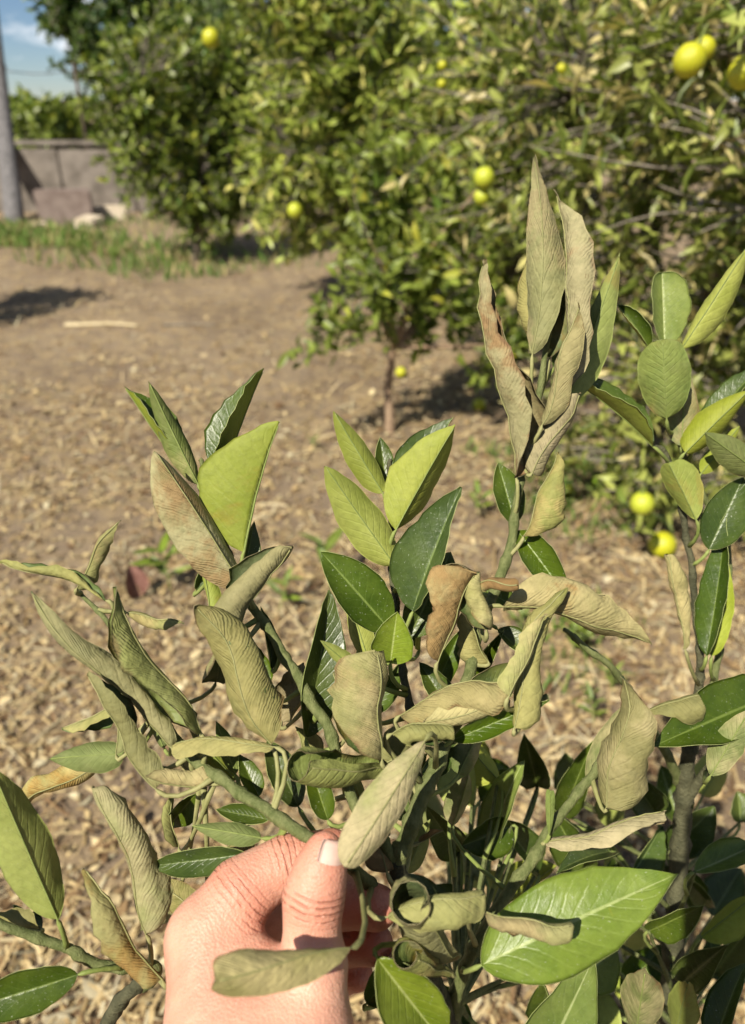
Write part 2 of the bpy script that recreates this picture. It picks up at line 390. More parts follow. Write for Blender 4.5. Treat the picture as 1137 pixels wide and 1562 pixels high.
def foliage_mat(name, top, under, dry, dry_amt, gloss=.42):
    b = NB(name)
    at = b.n('ShaderNodeAttribute', attribute_name='tint').outputs['Fac']; oi = b.n('ShaderNodeObjectInfo').outputs['Random']
    r = b.math('FRACT', b.math('ADD', at, oi)); r2 = b.math('FRACT', b.math('MULTIPLY', r, 17.3)); r3 = b.math('FRACT', b.math('MULTIPLY', r, 41.9))
    t = b.mix(r2, tuple(x*.6 for x in top), tuple(x*1.45 for x in top)); u = b.mix(r2, tuple(x*.7 for x in under), tuple(x*1.3 for x in under))
    bf = b.n('ShaderNodeNewGeometry').outputs['Backfacing']
    c = b.mix(bf, t, u)
    c = b.mix(b.step(r3, 1-dry_amt, 1-dry_amt+.12), c, b.mix(r2, tuple(x*.7 for x in dry), tuple(x*1.25 for x in dry)))
    return b.finish(c, gloss, None, .45, .25, b.mix(.5, c, (.30, .40, .03)))
def scatter_mesh(name, frames, mat, parent, loc):
    # frames: list of (pos, axis, normal, size, shape, width)
    V, F, T = [], [], []; n = 0
    for pos, a, nn, s, sh, wd in frames:
        sv_, sf = SHAPES[sh]; sd = np.cross(nn, a)
        q = pos+(sv_[:, :1]*a+sv_[:, 1:2]*sd*wd+sv_[:, 2:3]*nn)*s
        V.append(q); F += [tuple(i+n for i in f) for f in sf]; T.append(np.full(len(q), TR.random())); n += len(q)
    if not V: return None
    me = mesh(name, np.vstack(V)-np.asarray(loc), F, (mat,), attrs={'tint': np.concatenate(T)})
    return link(me, name, parent)
TR = random.Random(21)
def rdir(rng):
    while True:
        v = np.array([rng.uniform(-1, 1) for _ in range(3)]); l = np.linalg.norm(v)
        if .1 < l < 1: return v/l
def tree(name, label, base, trunk_top, tr, blobs, ntwig, per, size, fm, seed, n_ind=0, roll_p=.2, cat='tree', group=None, dens_limb=9, droop=.0, twig_len=.3, bare=0, bmat='bark', tmat='twig', wide=1.0):
    rng = random.Random(seed); base = np.array(base, float); root = empty(name, base); tag(root, label, cat, group)
    tt = np.array(trunk_top, float)
    tk = MB(); mid = (base+tt)/2+np.array([rng.uniform(-.03, .03), rng.uniform(-.03, .03), 0])
    sp = spline([base-np.array([0, 0, .05]), base+(mid-base)*.4, mid, tt], 5)
    rad = np.linspace(tr*1.25, tr*.75, len(sp)); rad[0] *= 1.3
    tk.tube(sp-base, rad, 10, .06, rng); tk.build('trunk', M[bmat], root)
    vols = np.array([b_[1][0]*b_[1][1]*b_[1][2] for b_ in blobs])**.8; vols /= vols.sum()
    def sample():
        r = rng.random(); k = 0
        while r > vols[k] and k < len(vols)-1: r -= vols[k]; k += 1
        c, rr = blobs[k]; d = rdir(rng); u = rng.random()**.42
        return np.array(c)+d*np.array(rr)*u*(1+.12*rng.uniform(-1, 1))
    limbs = []; br = MB()
    for _ in range(dens_limb):
        e = sample(); m1 = tt+(e-tt)*.45+rdir(rng)*.12*np.linalg.norm(e-tt)
        s_ = spline([tt-np.array([0, 0, .05]), m1, e], 5); limbs.append(s_); br.tube(s_-base, np.linspace(tr*.6, tr*.14, len(s_)), 6, .05, rng)
    lp = np.vstack(limbs); frames = []; tw = MB()
    for k in range(ntwig):
        e = sample()
        if e[2] < .06: e[2] = .06+rng.random()*.1
        d2 = ((lp-e)**2).sum(1); src = lp[d2.argmin()]
        if project(e)[2] < 0.2: continue
        m1 = (src+e)/2+rdir(rng)*.1*math.sqrt(d2.min()); s_ = spline([src, m1, e], 3)
        tw.tube(s_-base, np.linspace(tr*.095, tr*.035, len(s_)), 4)
        if rng.random() < bare: continue
        ax = nrm(e-m1+np.array([0, 0, .05]))
        for q in range(per):
            f = rng.random(); pos = e-ax*twig_len*f
            a = nrm(ax*.5+rdir(rng)*.9+np.array([0, 0, .25-droop])); nn = nrm(rdir(rng)*.8+np.array([0, -.25, .75])); nn = nrm(nn-a*(nn@a))
            frames.append((pos, a, nn, size*rng.uniform(.6, 1.25), 3 if rng.random() < roll_p else rng.randrange(3), rng.uniform(.8, 1.25)*wide))
    br.build('limbs', M[bmat], root); tag(tw.build('twigs', M[tmat], root), kind='stuff')
    if n_ind:
        sc = []
        for i, fr in enumerate(frames):
            x, y, d = project(fr[0]); ok = -20 < x < 1157 and -20 < y < 1580 and d > .1
            sc.append((fr[3]/d if ok else 0))
        order = np.argsort(sc)[::-1]; pick = set(order[:n_ind].tolist())
        base_me = []
        for sv_, sf in SHAPES:
            base_me.append(mesh('leaf', sv_, sf, (fm,), attrs={'tint': np.zeros(len(sv_))}))
        for i in pick:
            pos, a, nn, s, sh, wd = frames[i]; sd = np.cross(nn, a)
            o = bpy.data.objects.new('leaf', base_me[sh]); col.objects.link(o); o.parent = root
            mt = Matrix(((a[0]*s, sd[0]*s*wd, nn[0]*s, pos[0]-base[0]), (a[1]*s, sd[1]*s*wd, nn[1]*s, pos[1]-base[1]), (a[2]*s, sd[2]*s*wd, nn[2]*s, pos[2]-base[2]), (0, 0, 0, 1)))
            o.matrix_local = mt
        frames = [f for i, f in enumerate(frames) if i not in pick]
    fo = scatter_mesh('foliage', frames, fm, root, base)
    if fo: tag(fo, kind='stuff')
    return root

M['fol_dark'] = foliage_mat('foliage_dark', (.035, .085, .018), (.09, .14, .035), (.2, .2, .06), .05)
M['fol_bush'] = foliage_mat('foliage_bush', (.068, .125, .018), (.19, .24, .04), (.42, .44, .06), .13)
M['fol_olive'] = foliage_mat('foliage_olive', (.14, .195, .028), (.31, .37, .065), (.60, .57, .16), .22, .38)
M['fol_young'] = foliage_mat('foliage_young', (.075, .125, .018), (.19, .24, .04), (.46, .44, .05), .10)
M['fol_wilt'] = foliage_mat('foliage_wilted', (.13, .175, .030), (.29, .325, .075), (.56, .48, .21), .27, .4)
M['fol_grass'] = foliage_mat('grass_blades', (.10, .19, .03), (.14, .24, .04), (.40, .34, .15), .35, .6)

M['bark_pale'] = simple('pale_bark', (.27, .18, .115), (.40, .29, .19), 40, .85, .6, .004)
# far trees behind the wall
def D(px, dist): return (px-CX)/FPX*(dist*.879+.08)
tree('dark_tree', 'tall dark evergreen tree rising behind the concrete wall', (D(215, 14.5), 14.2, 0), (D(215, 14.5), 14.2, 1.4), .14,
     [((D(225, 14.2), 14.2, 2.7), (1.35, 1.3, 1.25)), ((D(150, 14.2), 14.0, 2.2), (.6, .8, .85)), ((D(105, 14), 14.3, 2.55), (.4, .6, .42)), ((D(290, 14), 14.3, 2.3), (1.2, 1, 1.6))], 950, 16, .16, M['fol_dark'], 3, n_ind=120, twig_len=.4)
for i, (x, y, rx, rz, zc, fm) in enumerate([(D(0, 14.6), 14.6, 1.0, .75, .85, 'fol_bush'), (D(95, 14.0), 13.8, .9, .62, .85, 'fol_bush')]):
    tree('hedge_shrub', ['rounded green shrub behind the wall, half hidden by the leaning pole', 'low rounded green shrub behind the concrete wall under the tall dark tree'][i], (x, y, 0), (x, y, .5), .05, [((x, y, zc), (rx, .8, rz))], 330, 15, .15, M[fm], 40+i, n_ind=60, cat='shrub')
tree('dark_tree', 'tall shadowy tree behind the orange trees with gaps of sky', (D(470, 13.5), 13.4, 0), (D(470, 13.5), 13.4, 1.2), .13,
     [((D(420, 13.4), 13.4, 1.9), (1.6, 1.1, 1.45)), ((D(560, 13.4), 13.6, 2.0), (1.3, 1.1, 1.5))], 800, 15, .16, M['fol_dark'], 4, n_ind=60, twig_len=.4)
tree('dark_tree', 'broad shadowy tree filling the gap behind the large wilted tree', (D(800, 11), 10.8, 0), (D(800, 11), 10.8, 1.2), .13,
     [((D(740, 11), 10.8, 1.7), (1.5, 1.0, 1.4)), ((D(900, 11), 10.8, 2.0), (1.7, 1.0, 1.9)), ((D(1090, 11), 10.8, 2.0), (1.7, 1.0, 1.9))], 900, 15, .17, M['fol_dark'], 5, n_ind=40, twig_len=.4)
# citrus bush on the left
tree('citrus_bush', 'dense glossy green citrus bush with foliage down to the ground beside the wall', (D(285, 7.7), 7.6, 0), (D(285, 7.7), 7.6, .45), .06,
     [((D(270, 7.6), 7.6, 1.05), (.78, .75, .85)), ((D(215, 7.5), 7.4, 1.35), (.5, .5, .62)), ((D(330, 7.6), 7.6, .5), (.6, .55, .5)), ((D(300, 7.5), 7.5, 1.65), (.55, .5, .5)), ((D(380, 7.6), 7.7, 1.3), (.5, .6, .9))],
     950, 16, .085, M['fol_bush'], 6, n_ind=280, cat='bush')
# orange tree in the middle
tm = tree('orange_tree', 'pale olive leaved orange tree with drooping leaves beyond the young tree', (D(560, 5.8), 5.6, 0), (D(545, 5.8), 5.6, .6), .055,
     [((D(520, 5.6), 5.6, 1.45), (.75, .7, .85)), ((D(450, 5.6), 5.6, 1.1), (.42, .5, .75)), ((D(600, 5.6), 5.6, 1.3), (.7, .6, .9)), ((D(480, 5.5), 5.4, 2.05), (.6, .5, .5)), ((D(430, 5.6), 5.9, .62), (.36, .4, .3)), ((D(590, 5.6), 5.7, .6), (.4, .4, .35))],
     900, 14, .095, M['fol_olive'], 7, n_ind=280, roll_p=.4, droop=.35, wide=.72)
# young tree with a bare slim trunk
yb = G(596, 664)
ty = tree('young_tree', 'small young citrus tree with a bare slim brown trunk', yb, (yb[0]+.01, yb[1], .46), .021,
     [((D(600, 3.25), 3.2, .74), (.27, .26, .24)), ((D(510, 3.2), 3.05, .58), (.17, .15, .10)), ((D(480, 3.2), 2.95, .46), (.11, .1, .08)), ((D(700, 3.2), 3.25, .70), (.24, .22, .24)), ((D(640, 3.2), 3.35, 1.0), (.32, .2, .28)), ((D(560, 3.2), 3.3, 1.1), (.22, .18, .22)), ((D(790, 3.2), 3.2, .5), (.16, .16, .14)), ((D(760, 3.2), 3.4, .55), (.2, .2, .16))],
     260, 9, .078, M['fol_young'], 8, n_ind=280, roll_p=.1, twig_len=.18, dens_limb=12, bmat='bark_pale', droop=.15, wide=.85)
# big wilted tree on the right
tw_ = tree('wilted_tree', 'large citrus tree with curled dry leaves and bare grey twigs', (1.25, 3.0, 0), (1.2, 3.0, .5), .045,
     [((1.15, 2.75, 1.25), (.85, .75, .75)), ((.75, 3.2, 1.35), (.62, .6, .85)), ((1.6, 2.5, 1.2), (.8, .75, .95)), ((.95, 2.3, 1.45), (.55, .45, .45)), ((1.0, 2.3, .62), (.45, .5, .35)), ((1.5, 2.1, .6), (.6, .5, .5)), ((.85, 1.75, 1.62), (.45, .35, .2)), ((.62, 1.42, 1.52), (.2, .16, .13)), ((1.15, 2.35, .34), (.5, .3, .24)), ((.72, 2.55, .34), (.32, .3, .28))],
     1350, 12, .078, M['fol_wilt'], 9, n_ind=300, roll_p=.55, droop=.3, twig_len=.22, bare=.14, dens_limb=20, wide=.75)
tree('citrus_tree', 'leafy orange tree between the young tree and the large wilted tree', (.72, 4.3, 0), (.72, 4.3, .5), .05,
     [((.6, 4.3, 1.1), (.6, .5, .8)), ((.95, 4.4, 1.5), (.7, .5, .9)), ((.35, 4.3, 1.5), (.4, .4, .5)), ((.7, 4.2, .6), (.55, .45, .35))], 420, 13, .08, M['fol_olive'], 10, n_ind=200, roll_p=.3, droop=.2)
# tree standing left of the view, its shadow falls on the path
tree('citrus_tree', 'orange tree at the left side of the path casting shade on the soil', (-3.25, 4.85, 0), (-3.25, 4.85, .6), .06,
     [((-3.25, 4.85, 1.15), (.62, .55, .5)), ((-3.3, 4.3, .9), (.4, .4, .4))], 260, 14, .085, M['fol_bush'], 12, n_ind=0)

# ------------------------------------------------------------------ fruit
def fruit_mat(name, c1, c2):
    b = NB(name); v = b.obj(); n = b.noise(v, 14, 3); n2 = b.noise(v, 260, 2)
    return b.finish(b.mix(b.step(n, .35, .65), c1, c2), .42, b.bump(n2, .35, .001), .5)
M['fruit'] = fruit_mat('yellow_rind', (.52, .46, .012), (.33, .40, .02)); M['fruit_g'] = fruit_mat('greenish_rind', (.30, .40, .03), (.52, .52, .04))
def fruit_mesh(name, m, nub=.12):
    V, F = [], []; nr, ns = 14, 20
    for i in range(nr+1):
        a = math.pi*i/nr; r = math.sin(a); z = -math.cos(a)*1.02
        if i == nr: z -= .06
        if i == 0: z -= nub*.4
        for j in range(ns):
            p = 2*math.pi*j/ns; k = 1+.012*math.sin(5*p+i); V.append((r*k*math.cos(p), r*k*math.sin(p), z))
    for i in range(nr):
        for j in range(ns): F.append((i*ns+j, i*ns+(j+1) % ns, (i+1)*ns+(j+1) % ns, (i+1)*ns+j))
    return mesh(name, V, F, (m,))
FM = [fruit_mesh('fruit', M['fruit']), fruit_mesh('fruit', M['fruit_g'])]
calyx_b = MB(); calyx_b.tube([(0, 0, .96), (0, 0, 1.03), (.05, 0, 1.5), (.16, .05, 2.1)], [.17, .15, .05, .05], 8)
CALYX = mesh('calyx', calyx_b.v, calyx_b.f, (M['petG'],))
def hang_fruit(root, px, py, d, dia, k):
    p = P(px, py, d); r = dia/FPX*d/2
    o = link(FM[k], 'fruit', root, p-np.array(root.location)); o.scale = (r, r, r); o.rotation_euler = (TR.uniform(-.3, .3), TR.uniform(-.3, .3), TR.uniform(0, 6))
    c = link(CALYX, 'stalk', o)
for px, py, d, dia, k in [(322, 58, 5.1, 27, 0), (498, 94, 5.0, 20, 0), (590, 120, 5.2, 14, 0), (450, 321, 5.0, 23, 1), (432, 246, 5.0, 17, 1), (547, 395, 5.0, 15, 0)]: hang_fruit(tm, px, py, d, dia, k)
for px, py, d, dia, k in [(1052, 92, 1.42, 48, 0), (1136, 110, 1.36, 48, 0), (1074, 74, 1.46, 34, 0), (739, 271, 2.55, 31, 1), (735, 300, 2.6, 24, 1), (675, 100, 2.9, 14, 0), (674, 128, 2.9, 13, 0), (857, 105, 2.4, 16, 0), (980, 768, 2.2, 36, 1)]: hang_fruit(tw_, px, py, d, dia, k)
for px, py, dia, lab in [(612, 560, 17, 'small yellow orange lying on mulch right of the young trunk'), (732, 608, 20, 'yellow fallen orange on the shaded soil under the young tree'),
                         (865, 746, 23, 'yellow fallen orange on the ground between the two saplings'), (1009, 838, 40, 'large yellow green fallen orange under the wilted tree'),
                         (945, 655, 19, 'yellow fallen orange among grey twigs under the wilted tree')]:
    p = G(px, py, .03); d = project(p)[2]; r = dia/FPX*d/2; p = G(px, py, r+.005)
    root = empty('fallen_orange', (p[0], p[1], gz(p[0], p[1]))); tag(root, lab, 'orange', 'fallen oranges')
    o = link(FM[0], 'rind', root, (0, 0, r*.98)); o.scale = (r, r, r); o.rotation_euler = (TR.uniform(.8, 2), 0, TR.uniform(0, 6))
    cb = MB(); cb.tube([(0, 0, 1.0), (0, 0, 1.06)], [.16, .12], 8); c = link(mesh('calyx', cb.v, cb.f, (M['petG'],)), 'calyx', o)

# ------------------------------------------------------------------ wall, pole, posts, blocks
M['concrete'] = simple('concrete', (.14, .12, .10), (.27, .235, .20), 4.5, .9, .5, .01)
M['pole'] = simple('weathered_pole', (.11, .105, .105), (.20, .19, .19), 3, .8, .6, .01, stretch=(6, 6, .6))
M['rust'] = simple('rusty_post', (.06, .045, .035), (.12, .08, .06), 12, .8)
M['wood'] = simple('grey_wood', (.20, .15, .12), (.32, .25, .20), 8, .85, .5, .005, stretch=(5, 5, .8))
M['stone'] = simple('pale_stone', (.48, .40, .29), (.62, .54, .42), 6, .9, .5, .01)
M['block'] = simple('brown_block', (.20, .15, .13), (.29, .23, .20), 7, .9, .5, .01)
def boxm(sx, sy, sz, bev=.01, jit=0, rng=random.Random(2)):
    import bmesh
    bm = bmesh.new(); bmesh.ops.create_cube(bm, size=1)
    for v in bm.verts: v.co = Vector((v.co.x*sx+rng.uniform(-jit, jit), v.co.y*sy+rng.uniform(-jit, jit), (v.co.z+.5)*sz+(rng.uniform(-jit, jit) if v.co.z > 0 else 0)))
    if bev: bmesh.ops.bevel(bm, geom=bm.edges[:], offset=bev, segments=2, affect='EDGES')
    me = bpy.data.meshes.new('box'); bm.to_mesh(me); bm.free(); return me
WY = 11.2
wr = empty('garden_wall', (-3.6, WY, 0)); tag(wr, 'low grey concrete panel wall at the back of the orchard', 'wall')
x = -9.0
while x < -1.0:
    wd = GR.uniform(.92, 1.0); me = boxm(wd-.02, .12, .80+GR.uniform(-.02, .02), .012); me.materials.append(M['concrete'])
    o = link(me, 'panel', wr, (x+wd/2+3.6, GR.uniform(-.008, .008), -.02)); x += wd
me = boxm(7.9, .17, .06, .012); me.materials.append(M['concrete']); link(me, 'coping', wr, (-1.4, 0, .805))
pb = G(22, 338); pt = P(-22, -60, 11.3)
pr = empty('utility_pole', pb); tag(pr, 'thick grey weathered pole leaning beside the wall', 'pole')
mb = MB(); mb.tube([q-pb for q in spline([pb-np.array([0, 0, .1]), pb+(pt-pb)*.5, pt], 6)], np.linspace(.125, .09, 13), 14, .02); mb.build('shaft', M['pole'], pr)
for k, hz_ in enumerate((1.55,)):
    mb = MB(); q = (pt-pb)*.55; mb.tube([q-np.array([0, 0, .02]), q+np.array([0, 0, .02])], [.122, .122], 14); mb.build('band', M['rust'], pr)
def post(name, label, pxb, pyb, d, ptop, r, mat, cat='post'):
    t = P(pxb, ptop, d); b_ = np.array([t[0]+.01, t[1], 0]); ro = empty(name, b_); tag(ro, label, cat)
    mb = MB(); mb.tube([np.array([0, 0, -.05]), (t-b_)*.5, t-b_], [r, r*.97, r*.93], 10, .04); mb.build('shaft', M[mat], ro)
    mb = MB(); mb.tube([t-b_, t-b_+np.array([0, 0, .012])], [r*1.08, r*.9], 10); mb.build('cap', M[mat], ro); return t
t1 = post('fence_post', 'thin dark metal post in front of the concrete wall', 112, 290, 10.6, 95, .022, 'rust')
t2 = post('fence_post', 'weathered grey wooden post above the glossy citrus bush', 253, 200, 8.6, 52, .045, 'wood')
wm = MB(); a_ = P(8, 108, 11.1); b_ = t1.copy(); b_[2] -= .1; c_ = t2.copy(); c_[2] -= .25
wm.tube(spline([a_, (a_+b_)/2-np.array([0, 0, .04]), b_, (b_+c_)/2-np.array([0, 0, .05]), c_], 5), [.006]*21, 5)
tag(wm.build('fence_wire', M['rust']), 'thin sagging wire strung from the leaning pole to the posts', 'wire')
for px, py, sx, sy, sz, m, lab, rz in [(105, 340, .62, .4, .42, 'block', 'large brown block with a dark shaded side by the wall', .25),
        (152, 312, .32, .28, .26, 'stone', 'pale tan stone block leaning on the wall beside the brown block', -.2), (172, 334, .42, .3, .16, 'stone', 'flat cream stone slab lying right of the brown block', .1),
        (190, 306, .3, .2, .22, 'block', 'small reddish block farthest along the foot of the wall', .4), (48, 318, .36, .3, .24, 'stone', 'tan stone between the leaning pole and the brown block', .3), (138, 346, .3, .24, .14, 'stone', 'pale broken stone lying in front of the brown block', -.4), (60, 352, .2, .16, .10, 'stone', 'small white rock in grass by the leaning pole', .5)]:
    p = G(px, py); me = boxm(sx, sy, sz, .02, .025, GR); me.materials.append(M[m])
    o = link(me, 'stone_block', None, (p[0], p[1], gz(p[0], p[1])-.015 if abs(p[0]) < 9 and p[1] < 14 else 0)); o.rotation_euler.z = rz; tag(o, lab, 'stone', 'stones at the foot of the wall')

# ------------------------------------------------------------------ grass and weeds
def grass(name, label, spots, seed, blade, n):
    rng = random.Random(seed); fr = []
    for px, py, rr, k in spots:
        c = G(px, py)
        for _ in range(int(n*k)):
            a = rng.uniform(0, 6.28); r = rr*math.sqrt(rng.random()); p = np.array([c[0]+r*math.cos(a)*1.4, c[1]+r*math.sin(a), 0]); p[2] = gz(p[0], p[1])-.005
            ax = nrm(np.array([rng.uniform(-.6, .6), rng.uniform(-.6, .6), 1])); nn = rdir(rng); nn = nrm(nn-ax*(nn@ax))
            fr.append((p, ax, nn, blade*rng.uniform(.5, 1.3), rng.randrange(3), .35))
    o = scatter_mesh(name, fr, M['fol_grass'], None, (0, 0, 0)); tag(o, label, 'grass', kind='stuff')
grass('grass', 'green and straw coloured grass tufts in front of the wall', [(30, 358, .6, 1), (100, 372, .5, .8), (60, 372, .4, .8), (170, 395, .7, .6), (230, 380, .6, .6), (10, 372, .5, .7), (200, 350, .8, .5), (260, 415, .4, .2), (330, 400, .6, .4)], 31, .13, 420)
grass('grass', 'bright green low grass around the foot of the young tree', [(880, 700, .12, .2), (830, 770, .1, .25), (700, 470, .3, .4), (480, 400, .4, .3), (760, 690, .12, .2), (930, 720, .25, .7), (900, 800, .18, .5), (980, 700, .3, .7), (850, 730, .16, .4), (900, 960, .12, .3), (1060, 740, .3, .7), (870, 1040, .10, .2)], 32, .06, 330)
# ------------------------------------------------------------------ litter on the ground
LT = random.Random(77)
def litter_mat():
    b = NB('dry_litter'); r = b.n('ShaderNodeAttribute', attribute_name='tint').outputs['Fac']
    c = b.ramp(r, [(0, (.10, .055, .03)), (.16, (.24, .15, .075)), (.36, (.44, .32, .155)), (.6, (.58, .45, .235)), (.82, (.66, .54, .31)), (.93, (.42, .37, .25)), (1, (.70, .62, .40))])
    n = b.noise(b.obj(), 150, 3); c = b.mix(b.math('MULTIPLY', n, .5), c, b.mix(.6, c, (0, 0, 0)))
    return b.finish(c, .8, b.bump(n, .4, .002), .2, .12)
M['litter'] = litter_mat()
V, F, T = [], [], []; n = 0; cnt = 0
patch = lambda x, y: .5+.5*math.sin(x*2.1+1.3*math.sin(y*1.7))*math.sin(y*2.6+1.1*math.sin(x*2.3))
while cnt < 42000:
    px, py = LT.uniform(-60, 1200), 400+1220*LT.random()**1.0
    # even on the ground rather than in the picture: accept by footprint, with a floor for the far part
    g = G(px, py); dist = g[1]
    if dist > 8.5: continue
    if LT.random() > min(1, .18+.10*dist*dist*.5): continue
    if py < 590 and px < 520 and LT.random() < .72*(1-.5*patch(g[0], g[1])): continue
    if LT.random() < 1.15*max(0, patch(g[0]*1.9+.7, g[1]*1.9)-.42): continue
    kind = LT.random(); s = .005+.022*LT.random()**2.4; ang = LT.uniform(0, 6.28); tilt = LT.gauss(0, .3)
    a = np.array([math.cos(ang)*math.cos(tilt), math.sin(ang)*math.cos(tilt), math.sin(tilt)]); nn = nrm(np.array([LT.gauss(0, .35), LT.gauss(0, .35), 1])); nn = nrm(nn-a*(nn@a)); sd = np.cross(nn, a)
    pos = np.array([g[0], g[1], gz(g[0], g[1])+LT.uniform(.002, .014)])
    if kind < .38:                                            # straw or chip
        L = s*LT.uniform(1, 3.2); wd = LT.uniform(.0012, .0045)
        q = np.array([(-L, -wd, 0), (L, -wd*.6, 0), (L, wd*.6, 0), (-L, wd, 0), (0, 0, wd*1.4)]); f = [(0, 1, 4), (1, 2, 4), (2, 3, 4), (3, 0, 4)]
    else:
        sh = LT.choice([0, 1, 2, 3]) if kind < .85 else 3; q, f = SHAPES[sh]; q = q*s*LT.uniform(.9, 1.9)*np.array([1, LT.uniform(.9, 1.7), LT.choice([-1.3, 1.3])])
    w_ = pos+q[:, :1]*a+q[:, 1:2]*sd+q[:, 2:3]*nn
    lo = (w_[:, 2]-gz(g[0], g[1])).min()
    if lo < 0: w_[:, 2] -= lo*.8
    V.append(w_); F += [tuple(i+n for i in t) for t in f]; T.append(np.full(len(q), LT.random())); n += len(q); cnt += 1
lo_ = link(mesh('leaf_litter', np.vstack(V), F, (M['litter'],), attrs={'tint': np.concatenate(T)}), 'leaf_litter')
tag(lo_, 'dry straw and dead leaves strewn over the brown soil', 'litter', kind='stuff')
# a few single things lying on the ground
def stick(p, q, r, label, mat='straw'):
    p, q = np.array(p), np.array(q); mid = (p+q)/2+np.array([.01, .02, .006]); mb = MB()
    sp = spline([p, mid, q], 6)
    for s_ in sp: s_[2] = gz(s_[0], s_[1])+r*1.02
    mb.tube(sp-p, np.linspace(r, r*.6, len(sp)), 7, .12, LT); o = mb.build('dry_stalk', M[mat], None, p); tag(o, label, 'stalk')
M['straw'] = simple('straw', (.55, .45, .27), (.66, .56, .36), 30, .8)
stick(G(100, 497), G(212, 506), .014, 'long pale straw stalk lying on the bare path')
stick(G(250, 503), G(330, 500), .008, 'thin brown stalk lying beyond the pale straw on the path', 'twig')
stick(G(380, 772), G(440, 768), .006, 'short pale stalk on the mulch behind the pair of upright green shoots')
stick(G(690, 880), G(560, 990), .006, 'thin grey stick lying on the mulch behind the central shoot', 'twig')
for px0, py0, px1, py1, r, lab in [(900, 700, 990, 745, .012, 'forked grey branch lying under the wilted tree'), (935, 735, 968, 830, .012, 'crooked grey stick beside the yellow green fallen orange'), (870, 660, 960, 690, .008, 'thin dead branch in front of the wilted tree')]:
    stick(G(px0, py0), G(px1, py1), r, lab, 'twig')
# ------------------------------------------------------------------ foreground saplings
def plant(name, label, ground_px, cat='sapling'):
    return tag(empty(name, ground_px), label, cat)
S1 = plant('citrus_sapling', 'wilting citrus sapling with curled leaves pinched by the hand', np.array([.065, .50, gz(.065, .5)]))
S2 = plant('citrus_sapling', 'citrus sapling with glossy green top shoot and dark stem in front of the wilted tree', np.array([.27, .62, gz(.27, .62)]))
S3 = plant('citrus_sapling', 'low citrus sapling reaching in beside the wrist with tan rolled leaves', np.array([-.33, .52, gz(-.33, .52)]))
# ---- stems of the held sapling
def gp(parent): 
    x, y, d = project(np.array(parent.location)-np.array([0, 0, .03])); return (x, y, d)
g1 = gp(S1); g2 = gp(S2); g3 = gp(S3)
stem(S1, [g1+(.0085,), (705, 1900, .62, .0075), (690, 1600, .44, .0058), (655, 1490, .385, .0046), (612, 1360, .36, .0042), (607, 1310, .355, .004)], 'trunk', 'stem_old')
stem(S1, [(607, 1320, .356, .004), (628, 1255, .355, .0040), (668, 1160, .358, .0036), (706, 1060, .37, .0033), (735, 950, .39, .0028), (775, 850, .405, .0027), (788, 770, .41, .0023), (800, 690, .415, .002), (826, 590, .42, .0018), (838, 500, .42, .0014)], 'stem')
stem(S1, [(612, 1350, .36, .003), (590, 1290, .352, .0026), (545, 1235, .352, .0026), (505, 1120, .36, .0026), (470, 1060, .37, .0027), (425, 985, .38, .0025), (385, 925, .385, .0023), (350, 850, .39, .0020), (318, 770, .395, .0016), (305, 700, .40, .0012)], 'stem')
stem(S1, [(600, 1400, .362, .0030), (560, 1345, .345, .0030), (510, 1300, .326, .0027), (468, 1274, .318, .0027), (400, 1232, .326, .0026), (335, 1185, .34, .0025), (285, 1150, .352, .0024), (240, 1080, .362, .0017), (170, 960, .372, .0013), (120, 900, .38, .0010)], 'stem')
stem(S1, [(640, 1230, .357, .0022), (628, 1100, .372, .0019), (612, 1000, .385, .0019), (604, 930, .395, .0018), (598, 850, .40, .0017), (598, 760, .405, .0013), (596, 700, .405, .001)], 'stem', 'stem_old')
stem(S1, [(690, 1130, .362, .002), (740, 1100, .362, .002), (800, 1078, .362, .0018), (835, 1062, .365, .0014)], 'stem')
stem(S1, [(690, 1600, .44, .004), (700, 1500, .40, .0034), (745, 1410, .385, .003), (790, 1345, .385, .003), (826, 1290, .388, .0028), (868, 1230, .395, .0024), (905, 1180, .40, .0024), (935, 1120, .405, .0016)], 'stem')
# ---- stems of the sapling on the right
stem(S2, [g2+(.012,), (1000, 1800, .70, .010), (1022, 1500, .55, .0068), (1038, 1300, .52, .0060), (1045, 1180, .50, .005), (1062, 1080, .48, .0032), (1068, 1010, .47, .0024), (1058, 900, .465, .0021), (1045, 800, .46, .0020), (1020, 700, .458, .0018), (1000, 680, .455, .001)], 'trunk', 'stem_old')
stem(S2, [(1048, 1160, .50, .004), (1085, 1060, .49, .0024), (1100, 960, .485, .0022), (1110, 830, .48, .0020), (1075, 760, .475, .0018), (1042, 690, .465, .0017), (1020, 640, .46, .0015), (1012, 560, .46, .0012)], 'stem')
stem(S2, [(1040, 1230, .51, .004), (1075, 1180, .49, .003), (1110, 1140, .475, .0024), (1160, 1100, .46, .002)], 'stem', 'stem_old')
stem(S2, [(1040, 1200, .51, .0035), (985, 1090, .46, .0022), (935, 1020, .43, .0019), (890, 985, .425, .0018), (860, 960, .42, .0012)], 'stem')
# ---- stems of the low sapling on the left
stem(S3, [g3+(.008,), (60, 1900, .62, .006), (150, 1600, .40, .004), (215, 1500, .36, .0030), (238, 1478, .353, .0027)], 'trunk', 'stem_old')
stem(S3, [(220, 1505, .362, .0027), (238, 1478, .353, .0024), (195, 1476, .35, .0024), (150, 1470, .347, .0024), (105, 1445, .345, .0022), (50, 1430, .343, .0022), (-10, 1405, .34, .002), (-70, 1390, .34, .0014)], 'stem')
A = dict
def LV(parent, rows):
    for r in rows:
        *core, opt = r
        b, t, vw, roll, curl, fold, bend, kind = core
        leaf(parent, b, t, vw, roll, curl, fold, bend, kind, **opt)
